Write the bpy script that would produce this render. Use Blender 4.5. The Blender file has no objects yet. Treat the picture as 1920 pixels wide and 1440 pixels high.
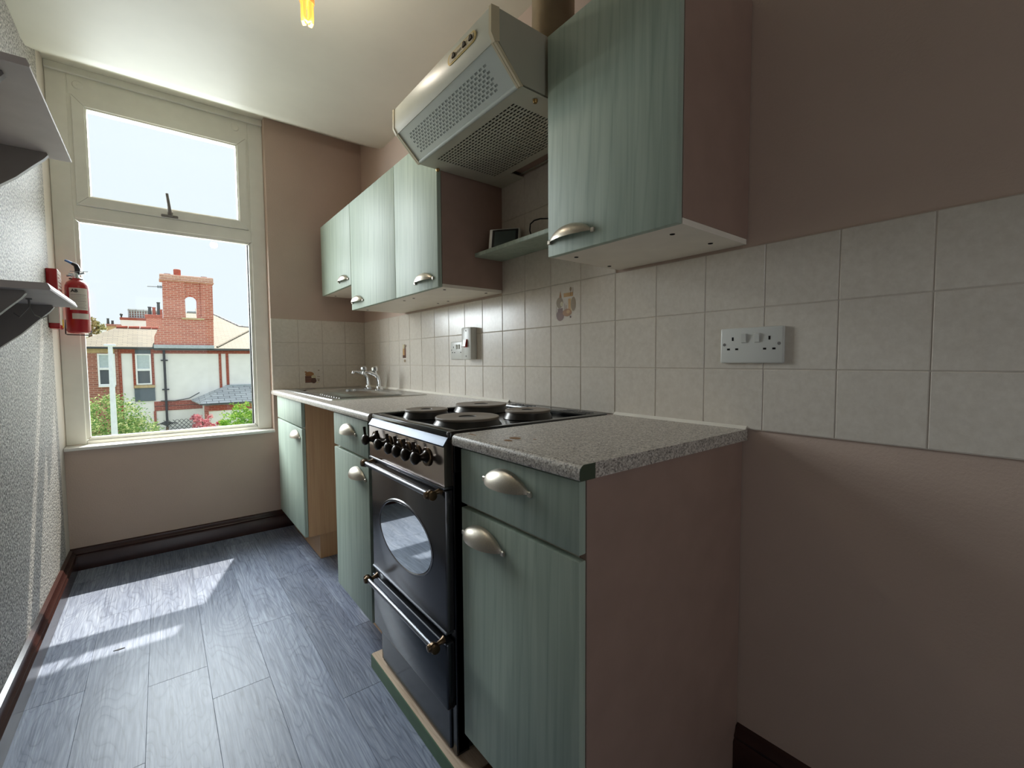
import bpy, bmesh, math, random
from mathutils import Vector, Matrix
random.seed(7)
SC = bpy.context.scene
COL = SC.collection
PI = math.pi

# ------------------------------------------------------------------ camera, light, exposure
cam_d = bpy.data.cameras.new('camera')
cam_d.sensor_width = 36.0
cam_d.lens = 36.0 * 841.42 / 1920.0
cam_d.clip_start = 0.05
cam = bpy.data.objects.new('camera', cam_d)
COL.objects.link(cam)
_R = (0.78717572, -0.61668549, -0.00730718)
_U = (0.0385892, 0.03742567, 0.99855405)
_F = (0.61552032, 0.78631948, -0.05325798)
cam.matrix_world = Matrix(((_R[0], _U[0], -_F[0], -1.1649), (_R[1], _U[1], -_F[1], -3.20647),
                           (_R[2], _U[2], -_F[2], 1.07928), (0, 0, 0, 1)))
SC.camera = cam

world = bpy.data.worlds.new('sky')
SC.world = world
world.use_nodes = True
bg = world.node_tree.nodes['Background']
bg.inputs[0].default_value = (0.84, 0.93, 1.0, 1)
bg.inputs[1].default_value = 1.08

sun_d = bpy.data.lights.new('sun', 'SUN')
sun_d.energy = 9.0
sun_d.angle = math.radians(0.6)
sun_d.color = (1.0, 0.92, 0.80)
sun = bpy.data.objects.new('sun', sun_d)
COL.objects.link(sun)
sun.rotation_euler = Vector((0.187, 0.52, 1.0)).to_track_quat('Z', 'Y').to_euler()

day_d = bpy.data.lights.new('window_boost', 'AREA')          # area lamp added in the opening to boost the window's light
day_d.shape = 'RECTANGLE'
day_d.size, day_d.size_y = 0.80, 1.72
day_d.energy = 5.0
day_d.color = (0.93, 0.97, 1.0)
day = bpy.data.objects.new('window_boost', day_d)
COL.objects.link(day)
day.location = (-1.09, 0.26, 1.52)
day.rotation_euler = (math.radians(-90), 0, 0)

sky_d = bpy.data.lights.new('sky_fill', 'AREA')            # area lamp added outside to strengthen the sky's light indoors
sky_d.shape = 'RECTANGLE'
sky_d.size, sky_d.size_y = 2.8, 2.2
sky_d.energy = 370.0
sky_d.color = (0.90, 0.96, 1.0)
sky = bpy.data.objects.new('sky_fill', sky_d)
COL.objects.link(sky)
sky.location = (-1.75, 1.45, 2.45)
sky.rotation_euler = Vector((-1.0, 3.1, 1.8)).to_track_quat('Z', 'Y').to_euler()

rear_fill_d = bpy.data.lights.new('rear_fill_light', 'AREA')         # weak fill lamp added behind the camera, in an assumed doorway
rear_fill_d.shape = 'RECTANGLE'
rear_fill_d.size, rear_fill_d.size_y = 0.76, 1.9
rear_fill_d.energy = 0.6
rear_fill_d.color = (1.0, 0.93, 0.86)
rear_fill = bpy.data.objects.new('rear_fill_light', rear_fill_d)
COL.objects.link(rear_fill)
rear_fill.location = (-1.0, -4.66, 1.0)
rear_fill.rotation_euler = (math.radians(90), 0, 0)

vs = SC.view_settings
vs.view_transform = 'Standard'
vs.look = 'None'
vs.exposure = 0.0
vs.gamma = 1.0
vs.use_curve_mapping = False
SC.cycles.caustics_reflective = False
SC.cycles.caustics_refractive = False
SC.cycles.sample_clamp_indirect = 6.0
SC.cycles.max_bounces = 10
SC.cycles.diffuse_bounces = 6
SC.cycles.use_denoising = True

# ------------------------------------------------------------------ materials
def lin(c):
    return tuple((v / 255 / 12.92 if v / 255 <= 0.04045 else ((v / 255 + 0.055) / 1.055) ** 2.4) for v in c) + (1.0,)

class NT:
    def __init__(s, name):
        s.m = bpy.data.materials.new(name)
        s.m.use_nodes = True
        s.t = s.m.node_tree
        s.p = s.t.nodes['Principled BSDF']
        s.out = s.t.nodes['Material Output']
    def n(s, kind, **kw):
        nd = s.t.nodes.new(kind)
        for k, v in kw.items():
            if k in nd.inputs:
                nd.inputs[k].default_value = v
            else:
                setattr(nd, k, v)
        return nd
    def l(s, a, b):
        s.t.links.new(a, b)
    def coords(s, scale=(1, 1, 1), rnd=0.0, kind='Object'):
        tc = s.n('ShaderNodeTexCoord')
        mp = s.n('ShaderNodeMapping')
        mp.inputs['Scale'].default_value = scale
        s.l(tc.outputs[kind], mp.inputs['Vector'])
        if rnd:
            oi = s.n('ShaderNodeObjectInfo')
            ma = s.n('ShaderNodeMath', operation='MULTIPLY')
            ma.inputs[1].default_value = rnd
            s.l(oi.outputs['Random'], ma.inputs[0])
            s.l(ma.outputs[0], mp.inputs['Location'])
        return mp.outputs[0]
    def noise(s, vec, scale, detail=3, rough=0.5, dist=0.0):
        nd = s.n('ShaderNodeTexNoise')
        nd.inputs['Scale'].default_value = scale
        nd.inputs['Detail'].default_value = detail
        nd.inputs['Roughness'].default_value = rough
        nd.inputs['Distortion'].default_value = dist
        s.l(vec, nd.inputs['Vector'])
        return nd.outputs[0]
    def ramp(s, fac, stops, interp='LINEAR'):
        r = s.n('ShaderNodeValToRGB')
        cr = r.color_ramp
        cr.interpolation = interp
        while len(cr.elements) > 1:
            cr.elements.remove(cr.elements[-1])
        cr.elements[0].position = stops[0][0]
        cr.elements[0].color = stops[0][1]
        for p, c in stops[1:]:
            e = cr.elements.new(p)
            e.color = c
        s.l(fac, r.inputs[0])
        return r.outputs[0]
    def mix(s, fac, a, b, mode='MIX'):
        m = s.n('ShaderNodeMix', data_type='RGBA', blend_type=mode)
        for sock, v in ((m.inputs[0], fac), (m.inputs[6], a), (m.inputs[7], b)):
            if hasattr(v, 'is_output'):
                s.l(v, sock)
            else:
                sock.default_value = v
        return m.outputs[2]
    def bump(s, h, strength, dist=0.002):
        b = s.n('ShaderNodeBump')
        b.inputs['Strength'].default_value = strength
        b.inputs['Distance'].default_value = dist
        s.l(h, b.inputs['Height'])
        s.l(b.outputs[0], s.p.inputs['Normal'])
    def set(s, rough=0.5, metal=0.0, spec=0.5, col=None, **kw):
        s.p.inputs['Roughness'].default_value = rough
        s.p.inputs['Metallic'].default_value = metal
        s.p.inputs['Specular IOR Level'].default_value = spec
        if col is not None:
            if hasattr(col, 'is_output'):
                s.l(col, s.p.inputs['Base Color'])
            else:
                s.p.inputs['Base Color'].default_value = col
        for k, v in kw.items():
            s.p.inputs[k].default_value = v
        return s.m

def plain(name, rgb, rough=0.5, metal=0.0, spec=0.5, var=0.06, bscale=0, bstr=0.1):
    t = NT(name)
    c = lin(rgb)
    v = t.coords()
    n = t.noise(v, 14, 4)
    lo = tuple(x * (1 - var) for x in c[:3]) + (1,)
    hi = tuple(min(1, x * (1 + var)) for x in c[:3]) + (1,)
    col = t.ramp(n, [(0.3, lo), (0.7, hi)])
    if bscale:
        t.bump(t.noise(v, bscale, 3), bstr)
    return t.set(rough, metal, spec, col)

def painted_wall(name, rgb, bscale=170, bstr=0.35, dist=0.0015, var=0.05):
    t = NT(name)
    v = t.coords()
    c = lin(rgb)
    a = t.ramp(t.noise(v, 2.2, 4, 0.6), [(0.3, tuple(x * (1 - var) for x in c[:3]) + (1,)), (0.7, tuple(x * (1 + var) for x in c[:3]) + (1,))])
    t.bump(t.noise(v, bscale, 4, 0.6), bstr, dist)
    return t.set(0.55, 0, 0.35, a)

M = {}
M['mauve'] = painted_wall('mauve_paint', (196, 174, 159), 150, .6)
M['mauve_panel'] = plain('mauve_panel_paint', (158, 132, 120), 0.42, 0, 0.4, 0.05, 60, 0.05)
M['ceiling'] = painted_wall('ceiling_paint', (214, 211, 198), 40, 0.05)
M['smooth_wall'] = painted_wall('smooth_plaster', (206, 198, 188), 60, 0.1)

def woodchip():
    t = NT('woodchip_paper')
    v = t.coords()
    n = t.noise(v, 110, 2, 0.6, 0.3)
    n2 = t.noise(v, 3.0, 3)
    c = t.ramp(n, [(0.40, lin((88, 86, 84))), (0.5, lin((164, 160, 156))), (0.60, lin((218, 214, 209)))])  # dark and pale specks paint the relief's shading into the colour
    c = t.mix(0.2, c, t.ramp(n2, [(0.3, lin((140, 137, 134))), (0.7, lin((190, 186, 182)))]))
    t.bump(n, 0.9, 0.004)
    return t.set(0.6, 0, 0.3, c)
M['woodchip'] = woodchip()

def tile_mat():
    t = NT('cream_tile_glaze')
    v = t.coords(rnd=40)
    c = t.ramp(t.noise(v, 60, 4, 0.7), [(0.3, lin((211, 202, 189))), (0.7, lin((223, 215, 203)))])
    t.bump(t.noise(v, 9, 2), 0.12, 0.004)
    return t.set(0.22, 0, 0.5, c)
M['tile'] = tile_mat()
M['grout'] = plain('grout', (196, 186, 174), 0.8, 0, 0.2)

def green_wood(name='green_woodgrain', k=1.0):
    t = NT(name)
    v = t.coords((1, 1, 1), 30)
    vs_ = t.coords((60, 60, 1.6), 30)
    vb = t.coords((9, 9, 0.9), 17)
    n = t.noise(vs_, 1.0, 5, 0.6, 0.6)
    b = t.noise(vb, 1.0, 3, 0.55, 1.2)
    w = t.n('ShaderNodeTexWave', wave_type='BANDS', bands_direction='DIAGONAL')
    w.inputs['Scale'].default_value = 2.6
    w.inputs['Distortion'].default_value = 7.0
    w.inputs['Detail'].default_value = 3.0
    w.inputs['Detail Scale'].default_value = 1.3
    t.l(t.coords((7, 7, 0.45), 13), w.inputs['Vector'])
    def g(r, gg, bb):
        return lin((r * k, gg * k, bb * k))
    c1 = t.ramp(n, [(0.28, g(136, 152, 138)), (0.5, g(168, 183, 168)), (0.72, g(186, 200, 184))])
    c2 = t.ramp(b, [(0.3, g(150, 165, 151)), (0.7, g(182, 196, 180))])
    c3 = t.ramp(w.outputs[0], [(0.0, g(132, 149, 135)), (0.25, g(172, 187, 172)), (1.0, g(180, 194, 178))])
    c = t.mix(0.5, c1, c2)
    c = t.mix(0.2, c, c3)
    t.bump(n, 0.08, 0.001)
    return t.set(0.52, 0, 0.4, c)
M['green'] = green_wood()
M['green_paint'] = plain('green_paint', (86, 112, 84), 0.5, 0, 0.4, 0.15)
M['green_edge'] = plain('dark_green_edging', (62, 74, 58), 0.5, 0, 0.4, 0.15)

def speckle():
    t = NT('granite_laminate')
    v = t.coords()
    vo = t.n('ShaderNodeTexVoronoi')
    vo.inputs['Scale'].default_value = 330
    t.l(v, vo.inputs['Vector'])
    sep = t.n('ShaderNodeSeparateColor')
    t.l(vo.outputs['Color'], sep.inputs[0])
    c = t.ramp(sep.outputs[0], [(0.0, lin((78, 70, 66))), (0.14, lin((138, 130, 122))), (0.34, lin((184, 176, 166))), (0.66, lin((204, 196, 186))), (0.86, lin((226, 220, 212)))], 'CONSTANT')
    n = t.noise(v, 150, 3)
    c = t.mix(0.35, c, t.ramp(n, [(0.35, lin((150, 141, 133))), (0.65, lin((206, 198, 188)))]))
    return t.set(0.34, 0, 0.5, c)
M['granite'] = speckle()

def floor_mat():
    t = NT('grey_wood_vinyl')
    tc = t.n('ShaderNodeTexCoord')
    oi = t.n('ShaderNodeObjectInfo')
    add = t.n('ShaderNodeVectorMath', operation='MULTIPLY_ADD')
    comb = t.n('ShaderNodeCombineXYZ')
    for i, s in enumerate((31, 57, 11)):
        m_ = t.n('ShaderNodeMath', operation='MULTIPLY')
        m_.inputs[1].default_value = s
        t.l(oi.outputs['Random'], m_.inputs[0])
        t.l(m_.outputs[0], comb.inputs[i])
    add.inputs[1].default_value = (1, 1, 1)
    t.l(tc.outputs['Object'], add.inputs[0])
    t.l(comb.outputs[0], add.inputs[2])
    base = add.outputs[0]
    def sc(x, y, z=1):
        mp = t.n('ShaderNodeMapping')
        mp.inputs['Scale'].default_value = (x, y, z)
        t.l(base, mp.inputs['Vector'])
        return mp.outputs[0]
    fine = t.noise(sc(190, 5.5), 1.0, 5, 0.7, 0.4)
    broad = t.noise(sc(11, 2.4), 1.0, 3, 0.6, 0.6)
    warp = t.noise(sc(6.5, 1.15), 1.0, 2, 0.5, 0.5)
    w = t.n('ShaderNodeMath', operation='MULTIPLY')
    w.inputs[1].default_value = 30.0
    t.l(warp, w.inputs[0])
    fr = t.n('ShaderNodeMath', operation='FRACT')
    t.l(w.outputs[0], fr.inputs[0])
    rings = t.ramp(fr.outputs[0], [(0.0, (0.42, 0.43, 0.46, 1)), (0.10, (0.9, 0.9, 0.9, 1)), (0.5, (1, 1, 1, 1)), (0.86, (0.82, 0.82, 0.83, 1)), (1.0, (0.42, 0.43, 0.46, 1))])
    c = t.ramp(broad, [(0.25, lin((92, 102, 124))), (0.5, lin((130, 140, 162))), (0.75, lin((166, 175, 192)))])
    c = t.mix(0.55, c, t.ramp(fine, [(0.34, lin((72, 80, 100))), (0.5, lin((138, 148, 170))), (0.66, lin((184, 193, 208)))]))
    c = t.mix(0.62, c, rings, 'MULTIPLY')
    tone = t.ramp(oi.outputs['Random'], [(0.0, (0.70, 0.70, 0.71, 1)), (1.0, (1.0, 1.0, 1.0, 1))])
    c = t.mix(1.0, c, tone, 'MULTIPLY')
    t.bump(fine, 0.25, 0.0006)
    return t.set(0.42, 0, 0.42, c)
M['plank'] = floor_mat()
M['joint'] = plain('floor_joint', (104, 112, 124), 0.8)
M['skirting'] = plain('dark_brown_gloss', (52, 29, 26), 0.24, 0, 0.5, 0.12, 30, 0.05)
M['white_gloss'] = plain('white_window_gloss', (232, 231, 222), 0.3, 0, 0.5, 0.03)
M['white_sill'] = plain('white_sill_gloss', (226, 224, 218), 0.3, 0, 0.5, 0.03)
M['white_plastic'] = plain('white_plastic', (212, 212, 206), 0.32, 0, 0.5, 0.02)
M['white_panel'] = plain('white_melamine', (238, 230, 216), 0.4, 0, 0.4, 0.04)
M['cream_trim'] = plain('cream_plastic', (206, 192, 160), 0.4, 0, 0.4, 0.05)
M['hood'] = plain('hood_enamel', (200, 198, 180), 0.33, 0, 0.5, 0.03)
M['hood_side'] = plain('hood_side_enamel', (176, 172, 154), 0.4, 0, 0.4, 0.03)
M['hood_panel'] = plain('hood_light_plastic', (196, 202, 194), 0.32, 0, 0.5, 0.03)
M['hood_light'] = plain('hood_diffuser', (160, 166, 160), 0.5, 0, 0.3)
M['hood_dark'] = plain('hood_cavity', (44, 34, 26), 0.8, 0, 0.1)
M['gold'] = plain('gold_plate', (196, 172, 112), 0.35, 0.35, 0.5)
M['brass'] = plain('brass', (170, 138, 84), 0.35, 0.8, 0.5)
M['beige'] = None
def beige_wood():
    t = NT('beige_carcass_board')
    v = t.coords((70, 70, 2.2))
    c = t.ramp(t.noise(v, 1, 4, 0.6, 0.5), [(0.3, lin((186, 146, 106))), (0.7, lin((204, 166, 124)))])
    return t.set(0.42, 0, 0.4, c)
M['beige'] = beige_wood()
def raw_wood():
    t = NT('raw_timber')
    v = t.coords((70, 3, 70))
    c = t.ramp(t.noise(v, 1, 5, 0.7, 0.8), [(0.3, lin((176, 148, 122))), (0.7, lin((226, 206, 184)))])
    return t.set(0.8, 0, 0.2, c)
M['raw_wood'] = raw_wood()
M['scorch'] = plain('scorched_laminate', (150, 116, 84), 0.6, 0, 0.2, 0.15)
M['brown_wood'] = plain('brown_timber', (104, 72, 46), 0.7, 0, 0.2, 0.3)
def brushed(name, rgb, rough):
    t = NT(name)
    v = t.coords((30, 600, 600))
    n = t.noise(v, 1, 3)
    c = t.ramp(n, [(0.3, lin(tuple(x * 0.92 for x in rgb))), (0.7, lin(rgb))])
    t.bump(n, 0.08, 0.0005)
    return t.set(rough, 1.0, 0.5, c)
M['nickel'] = brushed('brushed_nickel', (214, 206, 192), 0.36)
M['steel'] = brushed('stainless_steel', (200, 200, 198), 0.26)
M['chrome'] = plain('chrome', (220, 222, 224), 0.08, 1.0, 0.5, 0.01)
M['rail'] = plain('satin_rail', (112, 114, 120), 0.32, 1.0, 0.5, 0.02)
M['black_enamel'] = plain('black_enamel', (13, 15, 17), 0.16, 0, 0.6, 0.05)
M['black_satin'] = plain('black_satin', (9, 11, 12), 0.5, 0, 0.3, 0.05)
M['panel_black'] = plain('dark_mirror_panel', (158, 146, 138), 0.15, 0.92, 0.5, 0.02)
M['panel_edge'] = plain('bright_panel_edge', (84, 90, 100), 0.4, 0.9, 0.5, 0.02)
M['oven_door'] = plain('oven_door_black', (96, 95, 97), 0.22, 0.8, 0.6, 0.03)
M['drawer_black'] = plain('drawer_black', (66, 68, 72), 0.16, 0.8, 0.6, 0.03)
M['oven_glass'] = plain('mirrored_oven_glass', (206, 212, 214), 0.03, 1.0, 0.5, 0.005)
M['hotplate'] = plain('cast_iron', (126, 114, 102), 0.55, 0.0, 0.5, 0.12, 90, 0.08)
M['hotplate_dark'] = plain('cast_iron_dark', (34, 30, 28), 0.5, 0.3, 0.5, 0.1)
M['ring'] = plain('hotplate_ring_steel', (70, 68, 66), 0.3, 0.9, 0.5, 0.06)
M['bronze'] = plain('antique_bronze', (92, 74, 54), 0.34, 0.85, 0.5, 0.15)
M['bronze_dark'] = plain('dark_bronze', (46, 38, 32), 0.3, 0.75, 0.5, 0.15)
M['hole'] = plain('dark_hole', (26, 22, 20), 0.8, 0, 0.1)
M['black_plastic'] = plain('black_plastic', (18, 18, 22), 0.35, 0, 0.5)
M['red'] = plain('red_enamel', (162, 26, 32), 0.25, 0, 0.5, 0.04)
M['red_rocker'] = plain('red_rocker', (170, 42, 30), 0.35, 0, 0.5)
M['yellow'] = plain('yellow_print', (226, 190, 60), 0.5)
M['blue'] = plain('blue_reflection', (84, 132, 190), 0.4)  # blue stands for a light reflection on the grip end
M['paper'] = plain('paper_label', (206, 198, 190), 0.6, 0, 0.3)
M['ink'] = plain('black_ink', (26, 24, 24), 0.6)
M['grey_ink'] = plain('grey_ink', (120, 116, 112), 0.6)
M['grey_shelf'] = plain('grey_shelf_paint', (204, 194, 190), 0.5, 0, 0.4, 0.05, 40, 0.05)
M['grey_bracket'] = plain('dark_grey_bracket_paint', (142, 135, 131), 0.5, 0, 0.4, 0.05)
M['screen'] = plain('monitor_screen', (86, 98, 96), 0.12, 0, 0.6)
M['duct'] = plain('duct_foil', (176, 160, 136), 0.36, 0.55, 0.5, 0.08)
M['cable'] = plain('black_cable', (24, 20, 18), 0.5)
M['sealant'] = plain('white_sealant', (228, 222, 210), 0.5)
M['holder'] = plain('lamp_holder_plastic', (120, 110, 98), 0.5)
def emit(name, rgb, strength):
    t = NT(name)
    t.p.inputs['Base Color'].default_value = lin(rgb)
    t.p.inputs['Emission Color'].default_value = lin(rgb)
    t.p.inputs['Emission Strength'].default_value = strength
    return t.m
M['glow'] = emit('lit_tube', (255, 206, 92), 0.95)
M['glow_base'] = emit('lit_base', (240, 170, 84), 0.55)
def glass():
    m = bpy.data.materials.new('window_glass')
    m.use_nodes = True
    nt = m.node_tree
    nt.nodes.clear()
    o = nt.nodes.new('ShaderNodeOutputMaterial')
    tr = nt.nodes.new('ShaderNodeBsdfTransparent')
    tr.inputs[0].default_value = (0.985, 0.995, 0.99, 1)
    gl = nt.nodes.new('ShaderNodeBsdfGlossy')
    gl.inputs['Roughness'].default_value = 0.0
    lw = nt.nodes.new('ShaderNodeLayerWeight')
    lw.inputs[0].default_value = 0.5
    pw = nt.nodes.new('ShaderNodeMath')
    pw.operation = 'POWER'
    pw.inputs[1].default_value = 4.0
    nt.links.new(lw.outputs['Facing'], pw.inputs[0])
    fr = nt.nodes.new('ShaderNodeMath')
    fr.operation = 'MULTIPLY_ADD'
    fr.inputs[1].default_value = 0.5
    fr.inputs[2].default_value = 0.02
    nt.links.new(pw.outputs[0], fr.inputs[0])
    mx = nt.nodes.new('ShaderNodeMixShader')
    nt.links.new(fr.outputs[0], mx.inputs[0])
    nt.links.new(tr.outputs[0], mx.inputs[1])
    nt.links.new(gl.outputs[0], mx.inputs[2])
    nt.links.new(mx.outputs[0], o.inputs[0])
    return m
M['glass'] = glass()

# ------------------------------------------------------------------ mesh helpers
class MB:
    def __init__(s):
        s.b = bmesh.new()
        s.mi = 0
    def _mark(s, faces):
        for f in faces:
            f.material_index = s.mi
    def box(s, x0, x1, y0, y1, z0, z1, bev=0.0, seg=1):
        x0, x1 = min(x0, x1), max(x0, x1)
        y0, y1 = min(y0, y1), max(y0, y1)
        z0, z1 = min(z0, z1), max(z0, z1)
        v = [s.b.verts.new(p) for p in ((x0, y0, z0), (x1, y0, z0), (x1, y1, z0), (x0, y1, z0), (x0, y0, z1), (x1, y0, z1), (x1, y1, z1), (x0, y1, z1))]
        fs = [s.b.faces.new([v[i] for i in q]) for q in ((3, 2, 1, 0), (4, 5, 6, 7), (0, 1, 5, 4), (1, 2, 6, 5), (2, 3, 7, 6), (3, 0, 4, 7))]
        s._mark(fs)
        if bev > 0:
            es = list({e for f in fs for e in f.edges})
            bmesh.ops.bevel(s.b, geom=es, offset=bev, segments=seg, affect='EDGES', profile=0.5, material=-1)
        return s
    def poly(s, pts):
        f = s.b.faces.new([s.b.verts.new(p) for p in pts])
        s._mark([f])
        return s
    def prism(s, pts, plane, a, b):
        def P(u, w, t):
            return {'xz': (u, t, w), 'yz': (t, u, w), 'xy': (u, w, t)}[plane]
        A = [s.b.verts.new(P(u, w, a)) for u, w in pts]
        B = [s.b.verts.new(P(u, w, b)) for u, w in pts]
        n = len(pts)
        fs = [s.b.faces.new(A), s.b.faces.new(B[::-1])]
        for i in range(n):
            fs.append(s.b.faces.new((A[i], B[i], B[(i + 1) % n], A[(i + 1) % n])))
        s._mark(fs)
        return s
    def tube(s, pts, r, seg=10, cap=True):
        pts = [Vector(p) for p in pts]
        rs = r if isinstance(r, (list, tuple)) else [r] * len(pts)
        rings = []
        up = None
        for i, p in enumerate(pts):
            d = (pts[min(i + 1, len(pts) - 1)] - pts[max(i - 1, 0)]).normalized()
            if up is None:
                up = d.orthogonal().normalized()
            up = (up - d * up.dot(d))
            up = up.normalized() if up.length > 1e-6 else d.orthogonal().normalized()
            sd = d.cross(up)
            rings.append([s.b.verts.new(p + (up * math.cos(2 * PI * k / seg) + sd * math.sin(2 * PI * k / seg)) * rs[i]) for k in range(seg)])
        fs = []
        for a, b in zip(rings, rings[1:]):
            for k in range(seg):
                fs.append(s.b.faces.new((a[k], a[(k + 1) % seg], b[(k + 1) % seg], b[k])))
        if cap:
            fs.append(s.b.faces.new(rings[0][::-1]))
            fs.append(s.b.faces.new(rings[-1]))
        s._mark(fs)
        return s
    def lathe(s, prof, c=(0, 0, 0), axis=(0, 0, 1), seg=24):
        """prof: list of (radius, height along axis)"""
        ax = Vector(axis).normalized()
        u = ax.orthogonal().normalized()
        w = ax.cross(u)
        c = Vector(c)
        rings = []
        for r, h in prof:
            if r < 1e-6:
                rings.append([s.b.verts.new(c + ax * h)])
            else:
                rings.append([s.b.verts.new(c + ax * h + (u * math.cos(2 * PI * k / seg) + w * math.sin(2 * PI * k / seg)) * r) for k in range(seg)])
        fs = []
        for a, b in zip(rings, rings[1:]):
            for k in range(seg):
                k2 = (k + 1) % seg
                q = []
                for vv in ((a[k % len(a)]), (a[k2 % len(a)]), (b[k2 % len(b)]), (b[k % len(b)])):
                    if vv not in q:
                        q.append(vv)
                if len(q) >= 3:
                    try:
                        fs.append(s.b.faces.new(q))
                    except ValueError:
                        pass
        s._mark(fs)
        return s
    def build(s, name, mat, parent=None, at=None, angle=35, flat=False):
        bmesh.ops.recalc_face_normals(s.b, faces=s.b.faces[:])
        off = Vector((0, 0, 0))
        p = parent
        while p is not None:
            off += p.location
            p = p.parent
        loc = Vector(at) if at is not None else off
        bmesh.ops.translate(s.b, verts=s.b.verts[:], vec=-loc)
        me = bpy.data.meshes.new(name)
        s.b.to_mesh(me)
        s.b.free()
        for m in (mat if isinstance(mat, (list, tuple)) else [mat]):
            me.materials.append(M[m] if isinstance(m, str) else m)
        if not flat:
            for f in me.polygons:
                f.use_smooth = True
            me.set_sharp_from_angle(angle=math.radians(angle))
        o = bpy.data.objects.new(name, me)
        COL.objects.link(o)
        o.location = loc - off
        if parent is not None:
            o.parent = parent
        return o

def tag(o, label, cat, group=None):
    o['label'] = label
    o['category'] = cat
    if group:
        o['group'] = group
    return o

def thing(name, label, cat, loc, group=None):
    o = bpy.data.objects.new(name, None)
    o.empty_display_size = 0.1
    COL.objects.link(o)
    o.location = loc
    return tag(o, label, cat, group)

def structure(o):
    o['kind'] = 'structure'
    return o

def inst(src, name, parent, loc, rot=None):
    c = src.copy()
    c.name = name
    COL.objects.link(c)
    c.parent = parent
    off = Vector((0, 0, 0))
    p = parent
    while p is not None:
        off += p.location
        p = p.parent
    c.location = Vector(loc) - off
    if rot:
        c.rotation_euler = rot
    return c

def arc(cx, cz, r, a0, a1, n):
    return [(cx + r * math.cos(math.radians(a0 + (a1 - a0) * i / n)), cz + r * math.sin(math.radians(a0 + (a1 - a0) * i / n))) for i in range(n + 1)]

# ------------------------------------------------------------------ room shell
XL, YR = -1.57, -4.6           # left wall face, wall behind the camera
YO = 0.275                     # outer face of the window wall

# floor
fl = structure(MB().box(XL - .15, .15, YR - .15, YO, -.12, -.0025).build('floor', 'joint', at=(-.8, -2, 0)))
cols = [(-1.567, -.20), (-1.4025, -.67), (-1.238, -.31), (-1.0735, -.51), (-.909, -.14), (-.7445, -.77), (-.58, -.40), (-.4155, -.95)]
PW, PL = .1645, 1.01
pmesh = {}
first_plank = None
for x0, j0 in cols:
    y = j0
    while y < 0:
        y += PL
    while y > -3.7:
        ya, yb = max(y - PL, -3.7), min(y, -.001)
        if yb - ya > .02:
            key = round(yb - ya, 3)
            cx, cy = x0 + PW / 2, (ya + yb) / 2
            if key not in pmesh:
                h = (yb - ya) / 2 - .0004
                pmesh[key] = MB().box(cx - PW / 2 + .0002, cx + PW / 2 - .0002, cy - h, cy + h, -.004, 0, .0005).build('plank', 'plank', fl, (cx, cy, 0))
            else:
                inst(pmesh[key], 'plank', fl, (cx, cy, 0))
        y -= PL

# walls
wr = structure(MB().box(.006, .16, YR - .15, YO, -.1, 2.85).build('wall_right', 'mauve', at=(.006, -2, 0)))
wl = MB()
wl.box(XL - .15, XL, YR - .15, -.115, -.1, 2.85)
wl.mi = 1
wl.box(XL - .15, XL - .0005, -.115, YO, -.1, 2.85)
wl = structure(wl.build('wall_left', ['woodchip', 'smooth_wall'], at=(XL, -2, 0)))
wb = MB()
wb.box(-.60, .006, .005, .15, -.1, 2.85)           # right of the window
wb.box(-.66, .006, .15, YO, -.1, 2.85)
wb.box(XL, -.60, .005, .15, -.1, .628)             # below
wb.box(XL, -.66, .15, YO, -.1, .60)
wb.box(XL, -.60, .005, .15, 2.605, 2.85)           # above
wb.box(XL, -.66, .15, YO, 2.49, 2.85)
wb.box(XL, -1.535, .15, YO, .60, 2.49)            # outer left jamb
wb = structure(wb.build('wall_back', 'mauve', at=(-.8, .005, 0)))
wf = MB()
wf.box(XL, -1.40, YR - .15, YR, -.1, 2.85)
wf.box(-.60, .006, YR - .15, YR, -.1, 2.85)
wf.box(-1.40, -.60, YR - .15, YR, 2.0, 2.85)  # unseen doorway, added to hold the rear fill lamp
structure(wf.build('wall_front', 'mauve', at=(-.8, YR, 0)))
ce = MB()
ce.prism([(YR - .15, 2.435), (-.42, 2.435), (-.34, 2.448), (0.0, 2.598), (.15, 2.605), (.15, 2.85), (YR - .15, 2.85)], 'yz', XL - .1, .1)
structure(ce.build('ceiling', 'ceiling', at=(-.8, -2, 2.435), angle=50))

# tiles: backing grout and single tiles
YC, TZ, TP = -3.0229, .9, .152
gt = MB()
gt.box(.0012, .0062, -3.79, .004, TZ, TZ + 3 * TP)
gt.box(.0012, .0062, YC + 5 * TP, YC + 9 * TP, TZ + 3 * TP, TZ + 6 * TP)
gt.build('grout', 'grout', wr)
def tile_proto(parent, wx, wz, axis, c):
    b = MB()
    hx, hz = wx / 2 - .0010, wz / 2 - .0010
    if axis == 'y':
        b.box(c[0], c[0] + .005, c[1] - hx, c[1] + hx, c[2] - hz, c[2] + hz, .0014)
    else:
        b.box(c[0] - hx, c[0] + hx, c[1], c[1] + .005, c[2] - hz, c[2] + hz, .0014)
    return b.build('tile', 'tile', parent, c)
tp = {}
deco = []
for r in range(6):
    for j in range(-5, 20):
        if r >= 3 and not 5 <= j <= 8:
            continue
        ya, yb = YC + j * TP, min(YC + (j + 1) * TP, .0)
        k = round(yb - ya, 3)
        c = (0.0, (ya + yb) / 2, TZ + (r + .5) * TP)
        rot = (0, random.uniform(-.004, .004), random.uniform(-.004, .004))
        if k not in tp:
            o = tp[k] = tile_proto(wr, yb - ya, TP, 'y', c)
            o.rotation_euler = rot
        else:
            o = inst(tp[k], 'tile', wr, c, rot)
        if (r, j) in ((2, 6), (1, 15)):
            deco.append((o, 'y'))
MB().box(-.600, .006, .0012, .0062, TZ, TZ + 3 * TP).build('grout', 'grout', wb)
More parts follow.
